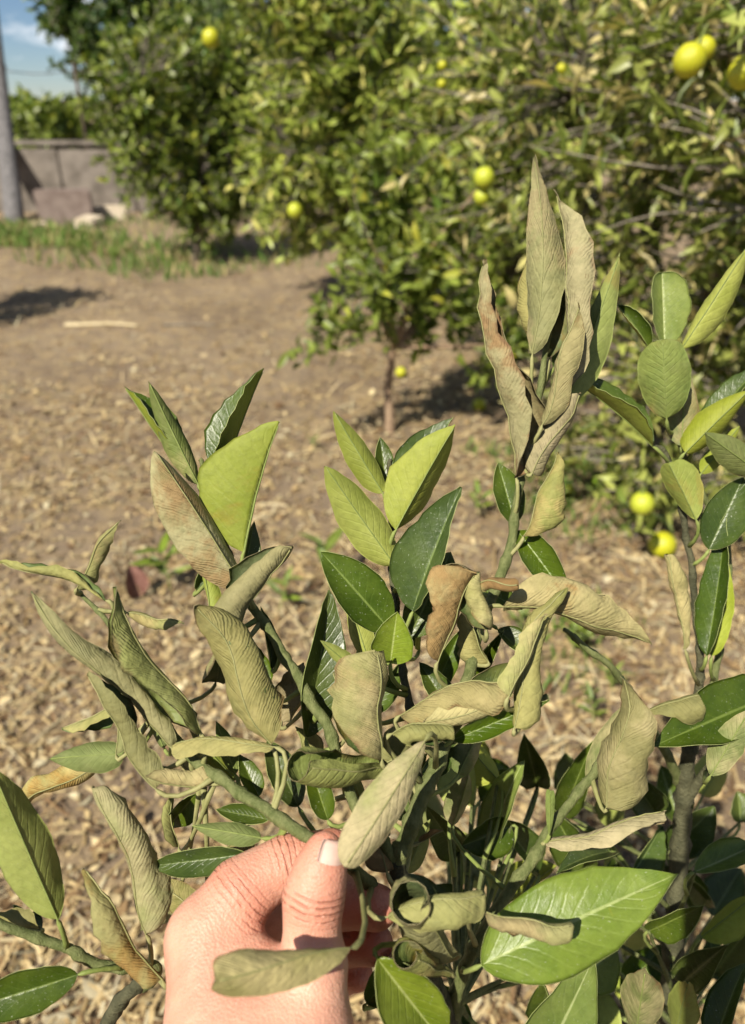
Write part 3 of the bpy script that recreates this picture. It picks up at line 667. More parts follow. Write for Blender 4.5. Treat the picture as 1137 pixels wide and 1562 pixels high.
# cluster A: upright flush on the left
LV(S1, [
 ((372, 842, .385), (426, 643, .375), 205, 232, 26, 52, .03, 'G', A(pet=(382, 905, .387), blunt=.62)),
 ((338, 735, .398), (403, 562, .40), 118, -72, 16, 33, .02, 'G', A(pet=(333, 790, .395))),
 ((302, 738, .39), (227, 582, .385), 58, 188, 75, 5, .03, 'S', A(pet=(322, 775, .395), blunt=.7)),
 ((266, 700, .40), (191, 590, .402), 92, 62, 14, 34, .0, 'G', A(pet=(306, 745, .395))),
 ((372, 900, .378), (236, 688, .368), 120, 208, 35, 26, -.02, 'D', A(pet=(392, 930, .385), blunt=.5)),
 ((360, 990, .368), (430, 826, .36), 70, 186, 120, 0, .02, 'P', A(pet=(398, 950, .384), blunt=.42, hook=-.06)),
 ((322, 940, .375), (308, 850, .38), 34, 150, 70, 20, .03, 'G', A(pet=(372, 900, .388), twist=60)),
 ((372, 880, .392), (388, 795, .395), 40, 30, 20, 20, 0, 'G', A(pet=(365, 895, .388))),
 ((340, 960, .382), (372, 880, .385), 40, 200, 40, 10, 0, 'G', A(pet=(395, 945, .385))),
 ((300, 900, .42), (345, 820, .42), 40, 20, 30, 10, 0, 'G', A(pet=(350, 850, .392))),
 ((415, 1020, .385), (398, 925, .39), 30, 30, 60, 20, .05, 'G', A(pet=(432, 1000, .381))),
])
# cluster B: central green flush
LV(S1, [
 ((602, 862, .385), (496, 711, .378), 92, 184, 42, 6, .03, 'G', A(pet=(600, 905, .397), blunt=.62)),
 ((584, 752, .39), (509, 627, .388), 62, 190, 40, 10, .02, 'G', A(pet=(597, 800, .40))),
 ((604, 808, .385), (695, 648, .375), 118, 205, 32, 24, .02, 'G', A(pet=(599, 855, .398), blunt=.65)),
 ((606, 740, .40), (692, 637, .40), 74, -40, 20, 28, 0, 'G', A(pet=(598, 790, .402))),
 ((590, 748, .405), (580, 667, .41), 44, 15, 20, 25, 0, 'G', A(pet=(598, 790, .402))),
 ((630, 932, .378), (704, 743, .372), 128, -36, 18, 30, .02, 'G', A(pet=(608, 985, .386), blunt=.68)),
 ((596, 962, .375), (490, 842, .37), 104, 8, 26, 12, .02, 'G', A(pet=(612, 1000, .384), blunt=.6)),
 ((624, 972, .395), (688, 842, .40), 92, 12, 20, 10, 0, 'G', A(pet=(612, 1000, .385), blunt=.55)),
 ((596, 1010, .36), (606, 933, .352), 84, 0, 20, 22, 0, 'B', A(pet=(620, 1050, .378), blunt=.7)),
 ((552, 1030, .362), (489, 977, .358), 34, 172, 50, 20, .02, 'G', A(pet=(618, 1060, .379))),
 ((468, 1125, .375), (503, 900, .388), 92, 30, 18, 24, .02, 'G', A(pet=(512, 1140, .359), blunt=.6)),
 ((560, 1000, .40), (530, 905, .41), 50, 170, 30, 10, 0, 'G', A(pet=(612, 1000, .385))),
])
# cluster C: wilted shoot, top right
LV(S1, [
 ((788, 728, .405), (719, 398, .40), 72, 176, 70, 8, .01, 'D', A(pet=(787, 790, .409), peak=.34, blunt=.85, side=.02)),
 ((812, 540, .412), (818, 232, .41), 84, 172, 43, 18, .03, 'P', A(pet=(806, 660, .416), peak=.75, blunt=1.1, twist=46, side=-.04, wav=2.6, hook=.05, label='leaf with a brown scorched patch')),
 ((850, 600, .408), (865, 288, .41), 66, 176, 80, 0, .02, 'D', A(pet=(822, 640, .418), twist=-30, side=-.03)),
 ((838, 545, .425), (842, 420, .428), 70, 10, 40, 10, 0, 'P', A(pet=(826, 610, .42))),
 ((866, 612, .42), (946, 388, .418), 84, 168, 30, 30, .02, 'G', A(pet=(822, 650, .418), blunt=.9)),
 ((828, 648, .402), (892, 462, .395), 46, 180, 70, 0, -.03, 'D', A(pet=(806, 690, .414), side=-.05)),
 ((812, 722, .405), (890, 602, .40), 58, 190, 110, 0, .03, 'D', A(pet=(803, 700, .414), blunt=.6)),
 ((800, 818, .402), (852, 690, .395), 56, 176, 110, 0, .02, 'P', A(pet=(778, 850, .406), blunt=.5)),
 ((790, 810, .412), (866, 912, .40), 74, -5, 26, 18, .03, 'G', A(pet=(785, 800, .411), blunt=.55)),
 ((786, 800, .42), (760, 706, .425), 62, 12, 22, 12, 0, 'S', A(pet=(785, 820, .41))),
 ((840, 520, .43), (800, 400, .44), 50, 170, 70, 0, 0, 'P', A(pet=(836, 540, .42))),
 ((845, 560, .43), (900, 430, .44), 50, 10, 40, 10, 0, 'G', A(pet=(830, 590, .42))),
])
# cluster F: scorched tangle in the centre
LV(S1, [
 ((668, 1008, .358), (728, 876, .352), 96, 190, 70, 0, .05, 'O', A(pet=(690, 1050, .367), blunt=.3, twist=-30, label='curled leaf with orange brown scorch marks')),
 ((742, 960, .362), (735, 872, .36), 64, 20, 110, 0, .08, 'P', A(pet=(735, 960, .388), blunt=.35)),
 ((730, 892, .357), (790, 892, .35), 30, 185, 90, 0, -.12, 'O', A(blunt=.4)),
 ((768, 925, .37), (1000, 974, .372), 70, 178, 56, 0, .03, 'D', A(pet=(742, 955, .389), blunt=.5, twist=-20)),
 ((786, 1110, .345), (856, 892, .36), 58, 186, 100, 0, -.03, 'P', A(pet=(815, 1070, .363), blunt=.7, peak=.55, side=.05)),
 ((776, 1062, .343), (838, 940, .352), 36, 178, 60, 0, 0, 'O', A(pet=(800, 1080, .362), side=.04)),
 ((612, 1092, .352), (768, 1036, .352), 62, 182, 66, 0, -.07, 'D', A(pet=(668, 1150, .358), blunt=.4)),
 ((645, 1102, .347), (776, 1062, .348), 46, 176, 60, 0, -.05, 'D', A(pet=(668, 1160, .358), blunt=.4)),
 ((600, 1120, .340), (692, 1106, .342), 48, 172, 105, 0, -.10, 'P', A(pet=(650, 1200, .357), blunt=.3)),
 ((582, 1158, .335), (572, 994, .338), 106, 188, 52, 0, -.03, 'P', A(pet=(608, 1130, .37), blunt=.42, twist=25)),
 ((606, 1178, .352), (476, 1162, .318), 66, 176, 175, 0, .0, 'P', A(pet=(640, 1220, .357), blunt=.10, peak=.5, asym=.85)),
 ((560, 1152, .358), (520, 1075, .36), 60, 10, 40, 10, .04, 'P', A(pet=(590, 1180, .36), wav=3, blunt=.3)),
 ((530, 1110, .365), (508, 1025, .368), 24, 180, 70, 0, .04, 'O', A(pet=(512, 1140, .36))),
 ((692, 1128, .356), (838, 1068, .355), 52, 8, 30, 30, 0, 'G', A(pet=(680, 1150, .36))),
 ((700, 1080, .37), (790, 1010, .38), 60, 10, 40, 10, 0, 'P', A(pet=(706, 1060, .37))),
 ((690, 1090, .375), (640, 1010, .385), 56, 15, 30, 10, 0, 'G', A(pet=(700, 1075, .37))),
 ((745, 1010, .378), (705, 930, .38), 44, 170, 60, 0, .03, 'P', A(pet=(720, 1010, .38))),
 ((590, 1330, .345), (560, 1240, .362), 70, 185, 50, 0, .02, 'D', A(pet=(607, 1350, .36))),
 ((640, 1285, .36), (676, 1268, .356), 13, 180, 50, 0, .06, 'O', A(pet=(625, 1295, .356))),
 ((640, 1130, .36), (560, 1190, .365), 60, 175, 50, 0, .02, 'P', A(pet=(660, 1175, .358))),
])
# leaves around the hand
LV(S1, [
 ((648, 1130, .308), (526, 1322, .286), 80, 168, 54, 6, -.04, 'M', A(pet=(664, 1170, .357), blunt=.48, peak=.75, label='tan mottled leaf lying over the thumb nail')),
 ((534, 1448, .262), (328, 1496, .236), 96, 196, 38, 26, -.05, 'P', A(pet=(598, 1480, .30), blunt=.26, twist=-75, wav=2)),
 ((592, 1400, .300), (742, 1372, .302), 64, 184, 80, 0, -.16, 'P', A(pet=(575, 1330, .352), blunt=.4)),
 ((700, 1456, .340), (646, 1410, .288), 88, 180, 175, 0, 0, 'P', A(pet=(650, 1485, .375), blunt=.08, peak=.4, asym=.85)),
 ((690, 1486, .322), (640, 1458, .296), 48, 180, 175, 0, 0, 'P', A(pet=(650, 1490, .375), blunt=.08, asym=.85)),
 ((576, 1462, .306), (676, 1590, .318), 128, 6, 16, 16, .02, 'B', A(pet=(640, 1440, .372), blunt=.55)),
 ((735, 1472, .318), (1034, 1333, .325), 152, -8, 20, 8, .03, 'B', A(pet=(700, 1490, .392), blunt=.95, label='broad flat green leaf lying level')),
 ((740, 1392, .305), (874, 1420, .298), 48, 182, 105, 0, .02, 'P', A(pet=(720, 1440, .388), blunt=.35)),
 ((800, 1680, .36), (908, 1456, .352), 140, 10, 16, 10, .02, 'B', A(pet=(720, 1640, .45), blunt=.55)),
 ((560, 1530, .345), (640, 1440, .35), 70, 10, 30, 10, 0, 'G', A(pet=(650, 1490, .384))),
])
# cluster H: wilted spray on the left
LV(S1, [
 ((306, 1118, .345), (162, 903, .335), 82, 186, 62, 0, -.03, 'P', A(pet=(308, 1172, .345), blunt=.6, label='broad wilted leaf with a yellow stalk')),
 ((262, 1140, .350), (50, 897, .345), 44, 182, 120, 0, -.03, 'P', A(pet=(285, 1152, .352), blunt=.6, twist=50, side=.04)),
 ((162, 915, .366), (-4, 862, .362), 24, 20, 110, 0, .03, 'P', A(pet=(172, 962, .372))),
 ((118, 898, .372), (186, 798, .365), 28, 175, 100, 0, .03, 'P', A(pet=(125, 905, .38), side=.07)),
 ((415, 1135, .34), (306, 920, .348), 86, 178, 58, 0, -.02, 'P', A(pet=(425, 1235, .328), blunt=.6, label='broad wilted leaf hanging half in shade')),
 ((238, 1202, .338), (126, 1032, .335), 52, 186, 84, 0, .0, 'P', A(pet=(330, 1185, .341), blunt=.6, side=.06)),
 ((236, 1165, .352), (168, 1060, .355), 30, 150, 70, 10, .0, 'P', A(pet=(285, 1155, .352))),
 ((418, 1140, .336), (264, 1128, .342), 46, 178, 66, 0, -.04, 'P', A(pet=(424, 1240, .327), blunt=.3)),
 ((322, 1196, .342), (222, 1190, .335), 40, 184, 80, 0, -.06, 'D', A(pet=(345, 1192, .338))),
 ((190, 1150, .38), (76, 1158, .385), 62, 190, 50, 0, -.05, 'S', A(pet=(240, 1085, .362))),
 ((140, 1172, .40), (22, 1232, .405), 46, 180, 80, 0, .02, 'D', A(pet=(240, 1090, .365))),
 ((178, 1150, .375), (180, 1014, .372), 25, 178, 110, 0, .0, 'P', A(pet=(240, 1080, .364))),
 ((205, 1062, .385), (92, 1106, .395), 32, 190, 60, 0, .04, 'P', A(pet=(225, 1050, .365))),
 ((195, 935, .376), (282, 946, .372), 26, 182, 80, 0, .03, 'P', A(pet=(150, 935, .376))),
 ((378, 1302, .345), (226, 1321, .35), 58, -10, 24, 14, .03, 'G', A(pet=(440, 1258, .322), blunt=.6)),
 ((398, 1278, .34), (293, 1260, .345), 46, 186, 30, 10, -.03, 'S', A(pet=(430, 1250, .323))),
 ((272, 1292, .39), (258, 1212, .395), 36, 190, 50, 0, .05, 'P', A(pet=(335, 1190, .343))),
 ((290, 1110, .375), (210, 1080, .38), 40, 185, 60, 0, .05, 'P', A(pet=(300, 1160, .352))),
 ((300, 1130, .38), (235, 1050, .385), 34, 20, 50, 0, .05, 'P', A(pet=(290, 1155, .352))),
 ((455, 1230, .345), (408, 1130, .352), 66, 8, 20, 10, .02, 'G', A(pet=(500, 1250, .34), blunt=.5)),
 ((500, 1250, .345), (470, 1160, .352), 50, 5, 20, 10, .02, 'G', A(pet=(520, 1270, .345), blunt=.5)),
 ((395, 1215, .35), (365, 1150, .358), 44, 12, 20, 10, 0, 'G', A(pet=(405, 1234, .327))),
 ((360, 1180, .365), (330, 1100, .37), 34, 170, 40, 0, .02, 'S', A(pet=(345, 1190, .338))),
 ((410, 1250, .35), (330, 1235, .36), 40, 5, 30, 10, .02, 'G', A(pet=(420, 1243, .325))),
 ((300, 1390, .40), (235, 1340, .41), 50, 180, 30, 0, .04, 'P', A(pet=(330, 1300, .37))),
 ((270, 1360, .42), (215, 1420, .43), 60, 175, 30, 0, .04, 'P', A(pet=(330, 1320, .37))),
])
# darker, half hidden leaves filling the middle of the held sapling
FR = random.Random(8)
fills = [(620, 1250, 575, 1150, .40), (560, 1240, 520, 1170, .39), (540, 1290, 600, 1240, .40), (470, 1200, 440, 1110, .40), (430, 1100, 455, 1010, .405), (400, 1060, 370, 980, .41), (330, 1040, 350, 960, .40), (360, 1190, 300, 1120, .39),
         (690, 1110, 640, 1030, .405), (660, 1060, 700, 960, .41), (720, 1030, 770, 960, .41), (640, 990, 660, 900, .42), (560, 1090, 600, 1010, .41), (480, 1110, 540, 1050, .40), (250, 1140, 200, 1060, .39), (290, 1190, 250, 1130, .38),
         (700, 1180, 740, 1100, .40), (640, 1180, 700, 1130, .40), (590, 1210, 640, 1150, .385), (300, 1210, 255, 1260, .39), (380, 1260, 330, 1310, .37), (740, 900, 790, 930, .42), (760, 960, 820, 1010, .40), (580, 970, 540, 1020, .41), (620, 1330, 660, 1250, .40), (690, 1260, 720, 1180, .42)]
for i, (bx, by, tx, ty, d) in enumerate(fills):
    leaf(S1, (bx, by, d), (tx+FR.uniform(-12, 12), ty, d+FR.uniform(-.02, .02)), FR.uniform(44, 64), FR.choice([FR.uniform(-50, 50), 180+FR.uniform(-40, 40)]), FR.choice([25, 50, 70]), FR.uniform(5, 25), FR.uniform(-.04, .06), FR.choice('GPSPDG'), nu=14, nv=6, pet=(bx+FR.uniform(-18, 18), by+FR.uniform(16, 34), d-.012), blunt=FR.uniform(.5, .8))
# low sapling on the left
LV(S3, [
 ((88, 1402, .335), (-12, 1172, .325), 104, 186, 22, 20, .02, 'G', A(pet=(104, 1443, .344), blunt=.55)),
 ((118, 1487, .335), (-70, 1545, .325), 84, -8, 22, 10, .03, 'G', A(pet=(195, 1476, .35), blunt=.55)),
 ((224, 1424, .342), (146, 1203, .338), 66, 180, 84, 0, .01, 'D', A(pet=(228, 1468, .352), blunt=.38, peak=.35, label='tall tan rolled leaf standing upright')),
 ((246, 1494, .332), (132, 1322, .336), 50, 184, 110, 0, .0, 'D', A(pet=(236, 1484, .353), blunt=.6, peak=.3, side=.06, label='narrow tan rolled leaf with a thin twisted tip')),
 ((62, 1418, .35), (-30, 1402, .352), 36, 190, 60, 0, .03, 'P', A(pet=(50, 1430, .343))),
 ((60, 1430, .36), (20, 1380, .37), 30, 10, 40, 10, .0, 'G', A(pet=(60, 1432, .344))),
])
# sapling on the right
LV(S2, [
 ((1040, 532, .45), (1138, 380, .435), 72, 162, 66, 14, .02, 'G', A(pet=(1018, 610, .46), blunt=.55)),
 ((1014, 532, .455), (1010, 416, .452), 92, 24, 20, 34, .0, 'B', A(pet=(1014, 600, .46), blunt=.42)),
 ((990, 530, .452), (942, 466, .45), 40, 30, 70, 10, .05, 'G', A(pet=(1014, 580, .46), blunt=.5)),
 ((1017, 638, .44), (1011, 518, .425), 96, 180, 32, 0, -.06, 'S', A(pet=(1022, 660, .462), blunt=.42, peak=.5)),
 ((1040, 680, .452), (1046, 560, .45), 60, 184, 30, 0, 0, 'S', A(pet=(1038, 690, .465), blunt=.6)),
 ((996, 680, .44), (871, 577, .432), 86, 76, 20, 34, .03, 'G', A(pet=(1024, 715, .458), blunt=.6, label='leaf with orange blemishes')),
 ((1046, 690, .445), (1142, 596, .435), 74, 192, 66, 6, .02, 'G', A(pet=(1045, 720, .468), blunt=.6)),
 ((1075, 655, .455), (1160, 556, .455), 60, -40, 24, 24, .0, 'G', A(pet=(1050, 705, .468))),
 ((1160, 722, .44), (1076, 661, .43), 62, 186, 40, 0, -.02, 'S', A(pet=(1110, 830, .478), blunt=.5)),
 ((1062, 792, .445), (1020, 706, .44), 76, 164, 24, 14, .02, 'G', A(pet=(1058, 830, .462), blunt=.38)),
 ((1070, 722, .455), (1128, 650, .455), 40, 180, 30, 10, 0, 'G', A(pet=(1062, 740, .47))),
 ((1082, 838, .455), (1134, 728, .455), 84, 5, 18, 8, .0, 'G', A(pet=(1056, 860, .464), blunt=.5)),
 ((1046, 990, .448), (1022, 846, .445), 30, 184, 140, 0, .02, 'D', A(pet=(1054, 1048, .474), blunt=.25, twist=50, label='narrow tan leaf rolled into a twisted tube')),
 ((1078, 1000, .455), (1108, 784, .455), 60, -22, 28, 26, -.03, 'G', A(pet=(1070, 1020, .472), blunt=.8)),
 ((1086, 1000, .468), (1112, 860, .47), 44, 160, 30, 10, 0, 'G', A(pet=(1088, 1040, .488))),
 ((1180, 1060, .435), (998, 1138, .41), 118, 8, 22, 8, .03, 'G', A(pet=(1150, 1105, .463), blunt=.5, label='broad dark green leaf with a pale sheen')),
 ((1085, 1182, .41), (1146, 1080, .402), 56, 184, 30, 0, .02, 'S', A(pet=(1080, 1178, .488), blunt=.5)),
 ((988, 1086, .42), (1066, 1058, .415), 46, 184, 80, 0, -.03, 'P', A(pet=(975, 1075, .455), blunt=.2)),
])
LV(S1, [
 ((926, 1232, .385), (962, 1034, .38), 90, 186, 46, 0, .02, 'P', A(pet=(905, 1185, .40), blunt=.75, peak=.45)),
 ((896, 1192, .405), (962, 1068, .408), 58, 170, 40, 0, .02, 'S', A(pet=(880, 1215, .398), blunt=.5)),
 ((832, 1286, .385), (1018, 1244, .375), 52, 178, 54, 0, -.02, 'D', A(pet=(826, 1290, .388), blunt=.2, hook=-.04, label='tan leaf flaring open at its dry tip')),
 ((838, 1272, .383), (840, 1206, .38), 17, 180, 40, 0, .0, 'S', A(pet=(828, 1288, .388), blunt=.2)),
])
# shaded lower leaves behind the hand, on both saplings
SR = random.Random(4)
low = [(760, 1190, 700, 1120, .46), (700, 1300, 650, 1230, .48), (745, 1290, 800, 1160, .47), (860, 1240, 905, 1130, .52), (820, 1200, 800, 1120, .54), (780, 1260, 705, 1290, .46),
       (930, 1300, 850, 1330, .47), (900, 1330, 840, 1230, .52), (960, 1340, 1010, 1260, .50), (990, 1420, 1075, 1380, .47), (1060, 1330, 1150, 1290, .46), (1070, 1430, 1160, 1360, .50),
       (930, 1470, 860, 1420, .52), (970, 1580, 985, 1478, .42), (1090, 1600, 1140, 1468, .40), (1040, 1500, 1110, 1440, .50), (880, 1500, 940, 1440, .50), (920, 1600, 900, 1490, .48),
       (720, 1420, 660, 1350, .50), (820, 1330, 760, 1250, .50), (660, 1420, 620, 1330, .50), (720, 1560, 640, 1500, .50), (1000, 1240, 960, 1180, .56), (1010, 1300, 1090, 1230, .55), (880, 1400, 960, 1370, .55),
       (720, 1230, 700, 1140, .5), (740, 1340, 690, 1260, .52), (690, 1230, 720, 1150, .44), (1030, 1580, 1050, 1500, .47), (850, 1600, 830, 1500, .5), (770, 1380, 850, 1320, .55), (950, 1520, 1010, 1440, .58)]+[(SR.uniform(650, 1130), SR.uniform(1180, 1560), 0, 0, SR.uniform(.56, .72)) for _ in range(26)]
for i, (bx, by, tx, ty, d) in enumerate(low):
    S = S1 if bx < 830 else S2
    if tx == 0: tx, ty = bx+SR.uniform(-70, 70), by-SR.uniform(30, 90)
    near = (700, 1500, .41) if S is S1 else (1026, min(max(by+60, 1200), 1600), .53)
    st = (bx+(near[0]-bx)*.35, by+(near[1]-by)*.35+12, d+(near[2]-d)*.35)
    stem(S, [(near[0], near[1]+30, near[2]+.0, .0022), ((near[0]+st[0])/2, (near[1]+st[1])/2+14, (near[2]+st[2])/2, .0017), st+(.0013,), (bx, by, d, .0011)], 'stem', 'stem', 6, 5, .03)
    leaf(S, (bx, by, d), (tx, ty, d+SR.uniform(-.05, .03)), SR.uniform(62, 92), SR.choice([SR.uniform(-40, 40), SR.uniform(-40, 40), 180+SR.uniform(-30, 30)]), SR.uniform(16, 40), SR.uniform(5, 25), SR.uniform(-.03, .06), SR.choice('GGGSB'), nu=14, nv=6, pet=st, blunt=SR.uniform(.5, .75))
# ------------------------------------------------------------------ weeds and the brown leaf on the mulch
def weed(px, py, hpx, n, label, seed):
    rng = random.Random(seed); g = G(px, py); d = project(g)[2]; h = hpx/FPX*d; root = tag(empty('weed', (g[0], g[1], gz(g[0], g[1]))), label, 'weed')
    mb = MB(); top = np.array([rng.uniform(-.2, .2)*h, rng.uniform(-.2, .2)*h, h*.8]); mb.tube(spline([(0, 0, -.01), top*.5+np.array([.02*h, 0, 0]), top], 4), np.linspace(.0022, .001, 9), 6); mb.build('stem', M['petG'], root)
    for k in range(n):
        a = 2.4*k+rng.uniform(-.4, .4); f = .35+.65*k/n; b0 = np.array(root.location)+top*f
        dr = nrm(np.array([math.cos(a), math.sin(a), rng.uniform(.2, .9)])); leaf(root, None, None, 0, rng.uniform(-20, 20), 18, 12, .03, 'B', nu=8, nv=3, world=(b0, b0+dr*h*rng.uniform(.4, .65), h*.16))
weed(262, 905, 95, 8, 'bright green weed seedling on the mulch behind the wilted spray', 1)
weed(425, 935, 70, 6, 'bright green weed beside the left upright shoot', 2)
weed(505, 900, 110, 5, 'thin pale weed stem on the mulch between the two upright shoots', 3)
weed(850, 780, 50, 9, 'small bright green weed beside the fallen orange', 4)
weed(870, 1010, 75, 12, 'leafy bright green weed behind the long tan leaf', 5)
weed(790, 975, 60, 8, 'bright green weed under the scorched curled leaf', 6)
weed(730, 790, 55, 8, 'pale green weed left of the tall wilted shoot', 7)
weed(905, 1110, 60, 8, 'low green weed in front of the right sapling stem', 8)
weed(700, 1000, 45, 6, 'tiny green weed behind the central shoot', 9)
weed(760, 740, 40, 7, 'sprawling green weed left of the tall wilted shoot stem', 10)
weed(905, 770, 45, 8, 'green weed among the grey sticks under the wilted tree', 11)
weed(930, 1060, 55, 8, 'bright green weed right of the long tan leaf tip', 12)
weed(480, 690, 26, 6, 'tiny yellow green weed on mulch between the upright shoots and young trunk', 13)
M['dead_leaf'] = simple('dead_leaf', (.17, .075, .055), (.27, .14, .11), 40, .7, .5)
g = G(205, 915); b0 = np.array([g[0], g[1], gz(g[0], g[1])+.004])
MATS['X'] = ('X', 'X'); M['X'] = M['dead_leaf']
o = leaf(None, None, None, 0, 30, 40, 10, .1, 'X', nu=12, nv=6, world=(b0, b0+np.array([-.012, .04, .105]), .085)); o.name = 'dead_leaf'
tag(o, 'purplish brown dead leaf standing upright on the mulch', 'leaf')
# ------------------------------------------------------------------ the hand (one continuous surface from a distance field)
def hp(x, y, d): return P(x, y, d)
def cone(*rows): return [(hp(x, y, d), r*d/FPX) for x, y, d, r in rows]
THUMB = cone((496, 1296, .3000, 28), (489, 1326, .2990, 37), (479, 1368, .2985, 44), (476, 1408, .2980, 39), (477, 1470, .2960, 50), (462, 1580, .288, 76))
INDEX = cone((318, 1432, .312, 60), (368, 1362, .318, 50), (402, 1338, .322, 42), (440, 1318, .3255, 41), (506, 1300, .3300, 35))
MIDDLE = cone((352, 1452, .338, 54), (430, 1392, .362, 45), (520, 1374, .358, 39), (574, 1384, .346, 34))
RING = cone((372, 1484, .358, 50), (450, 1442, .380, 42), (526, 1432, .370, 37), (570, 1440, .355, 31))
LITTLE = cone((392, 1524, .374, 42), (462, 1490, .386, 34), (522, 1484, .380, 29), (545, 1486, .370, 25))
PALM = [cone((318, 1432, .312, 60), (352, 1640, .283, 104)), cone((352, 1452, .338, 58), (372, 1640, .300, 98)), cone((372, 1484, .358, 52), (392, 1640, .315, 92)), cone((392, 1524, .372, 46), (410, 1640, .325, 84)),
        cone((400, 1478, .302, 42), (410, 1580, .290, 84))]
ARM = cone((385, 1640, .300, 112), (396, 1760, .275, 112), (385, 2000, .240, 126))
def sd_cone(X, a, b):
    (p, r1), (q, r2) = a, b; d = q-p; L2 = d@d
    h = np.clip(((X-p.astype(np.float32))@d.astype(np.float32))/L2, 0, 1)
    return np.linalg.norm(X-(p.astype(np.float32)+h[..., None]*d.astype(np.float32)), axis=-1)-(r1+(r2-r1)*h)
def smin(a, b, k):
    h = np.clip(.5+.5*(b-a)/k, 0, 1); return b+(a-b)*h-k*h*(1-h)
def chain(X, c, k):
    o = None
    for i in range(len(c)-1):
        s_ = sd_cone(X, c[i], c[i+1]); o = s_ if o is None else smin(o, s_, k)
    return o
def hand_sdf(X):
    palm = None
    for c in PALM:
        s_ = chain(X, c, .004); palm = s_ if palm is None else smin(palm, s_, .012)
    palm = smin(palm, chain(X, ARM, .02), .02)
    f = chain(X, INDEX, .004); o = smin(palm, f, .007)
    g_ = None
    for c in (MIDDLE, RING, LITTLE):
        s_ = chain(X, c, .004); g_ = s_ if g_ is None else smin(g_, s_, .0012)
    o = smin(o, g_, .0016)
    t = chain(X, THUMB, .005)
    # the thumb flows into the palm at its root but stays free of the fingers beyond it
    ax = hp(477, 1450, .30)
    k = .002+.016*np.clip(((X-ax.astype(np.float32))@(-UP).astype(np.float32))/.02+.3, 0, 1)
    return smin(o, t, k)
def surface(sdf, lo, hi, STEP, relax):
    nx, ny, nz_ = [int((hi[i]-lo[i])/STEP)+2 for i in range(3)]
    gx, gy, gz3 = [np.arange(n_, dtype=np.float32)*STEP+np.float32(lo[i]) for i, n_ in enumerate((nx, ny, nz_))]
    S = np.empty((nx, ny, nz_), np.float32)
    for i0 in range(0, nx, 16):
        S[i0:i0+16] = sdf(np.stack(np.meshgrid(gx[i0:i0+16], gy, gz3, indexing='ij'), -1))
    ins = S < 0
    def cells(a): return [a[i:nx-1+i, j:ny-1+j, k:nz_-1+k] for i in (0, 1) for j in (0, 1) for k in (0, 1)]
    ci = cells(ins); act = np.logical_or.reduce(ci) & ~np.logical_and.reduce(ci)
    idx = -np.ones(act.shape, np.int64); idx[act] = np.arange(act.sum()); A3 = np.argwhere(act)
    corner = np.array([(i, j, k) for i in (0, 1) for j in (0, 1) for k in (0, 1)]); vals = np.stack([c[act] for c in cells(S)], 1)
    acc = np.zeros((len(A3), 3)); num = np.zeros(len(A3))
    for a in range(8):
        for b in range(a+1, 8):
            if np.abs(corner[a]-corner[b]).sum() != 1: continue
            m = (vals[:, a] < 0) != (vals[:, b] < 0); t = np.zeros(len(A3)); t[m] = vals[m, a]/(vals[m, a]-vals[m, b])
            acc[m] += corner[a]+(corner[b]-corner[a])*t[m, None]; num[m] += 1
    HV = (A3+acc/num[:, None])*STEP+lo; HF = []; n_ = [nx, ny, nz_]
    for ax in range(3):
        s0 = [slice(1, n_[i]-1) for i in range(3)]; s1 = list(s0); s0[ax] = slice(0, n_[ax]-1); s1[ax] = slice(1, n_[ax])
        A_, B_ = ins[tuple(s0)], ins[tuple(s1)]; e = np.argwhere(A_ != B_)
        if len(e) == 0: continue
        ina = A_[tuple(e.T)]; base_ = e.copy(); o1, o2 = [(1, 2), (2, 0), (0, 1)][ax]
        for q in range(3):
            if q != ax: base_[:, q] += 1
        def at_(d1, d2):
            c = base_.copy(); c[:, o1] -= d1; c[:, o2] -= d2; return idx[tuple(c.T)]
        q = np.stack([at_(1, 1), at_(0, 1), at_(0, 0), at_(1, 0)], 1); q[~ina] = q[~ina][:, ::-1]; HF.append(q)
    HF = np.vstack(HF); HF = HF[(HF >= 0).all(1)]
    e = np.vstack([HF[:, [0, 1]], HF[:, [1, 2]], HF[:, [2, 3]], HF[:, [3, 0]]])
    for it in range(relax):
        sm = np.zeros_like(HV); ct = np.zeros(len(HV)); np.add.at(sm, e[:, 0], HV[e[:, 1]]); np.add.at(ct, e[:, 0], 1); np.add.at(sm, e[:, 1], HV[e[:, 0]]); np.add.at(ct, e[:, 1], 1)
        HV = HV+.5*(sm/np.maximum(ct, 1)[:, None]-HV)
    return HV, HF
def bounds(chains, pad=.004):
    allp = [q for c in chains for q in c]
    return np.min([p-r for p, r in allp], 0)-pad, np.max([p+r for p, r in allp], 0)+pad
HV, HF = surface(hand_sdf, *bounds([THUMB, INDEX, MIDDLE, RING, LITTLE, ARM]+PALM), .0015, 4)
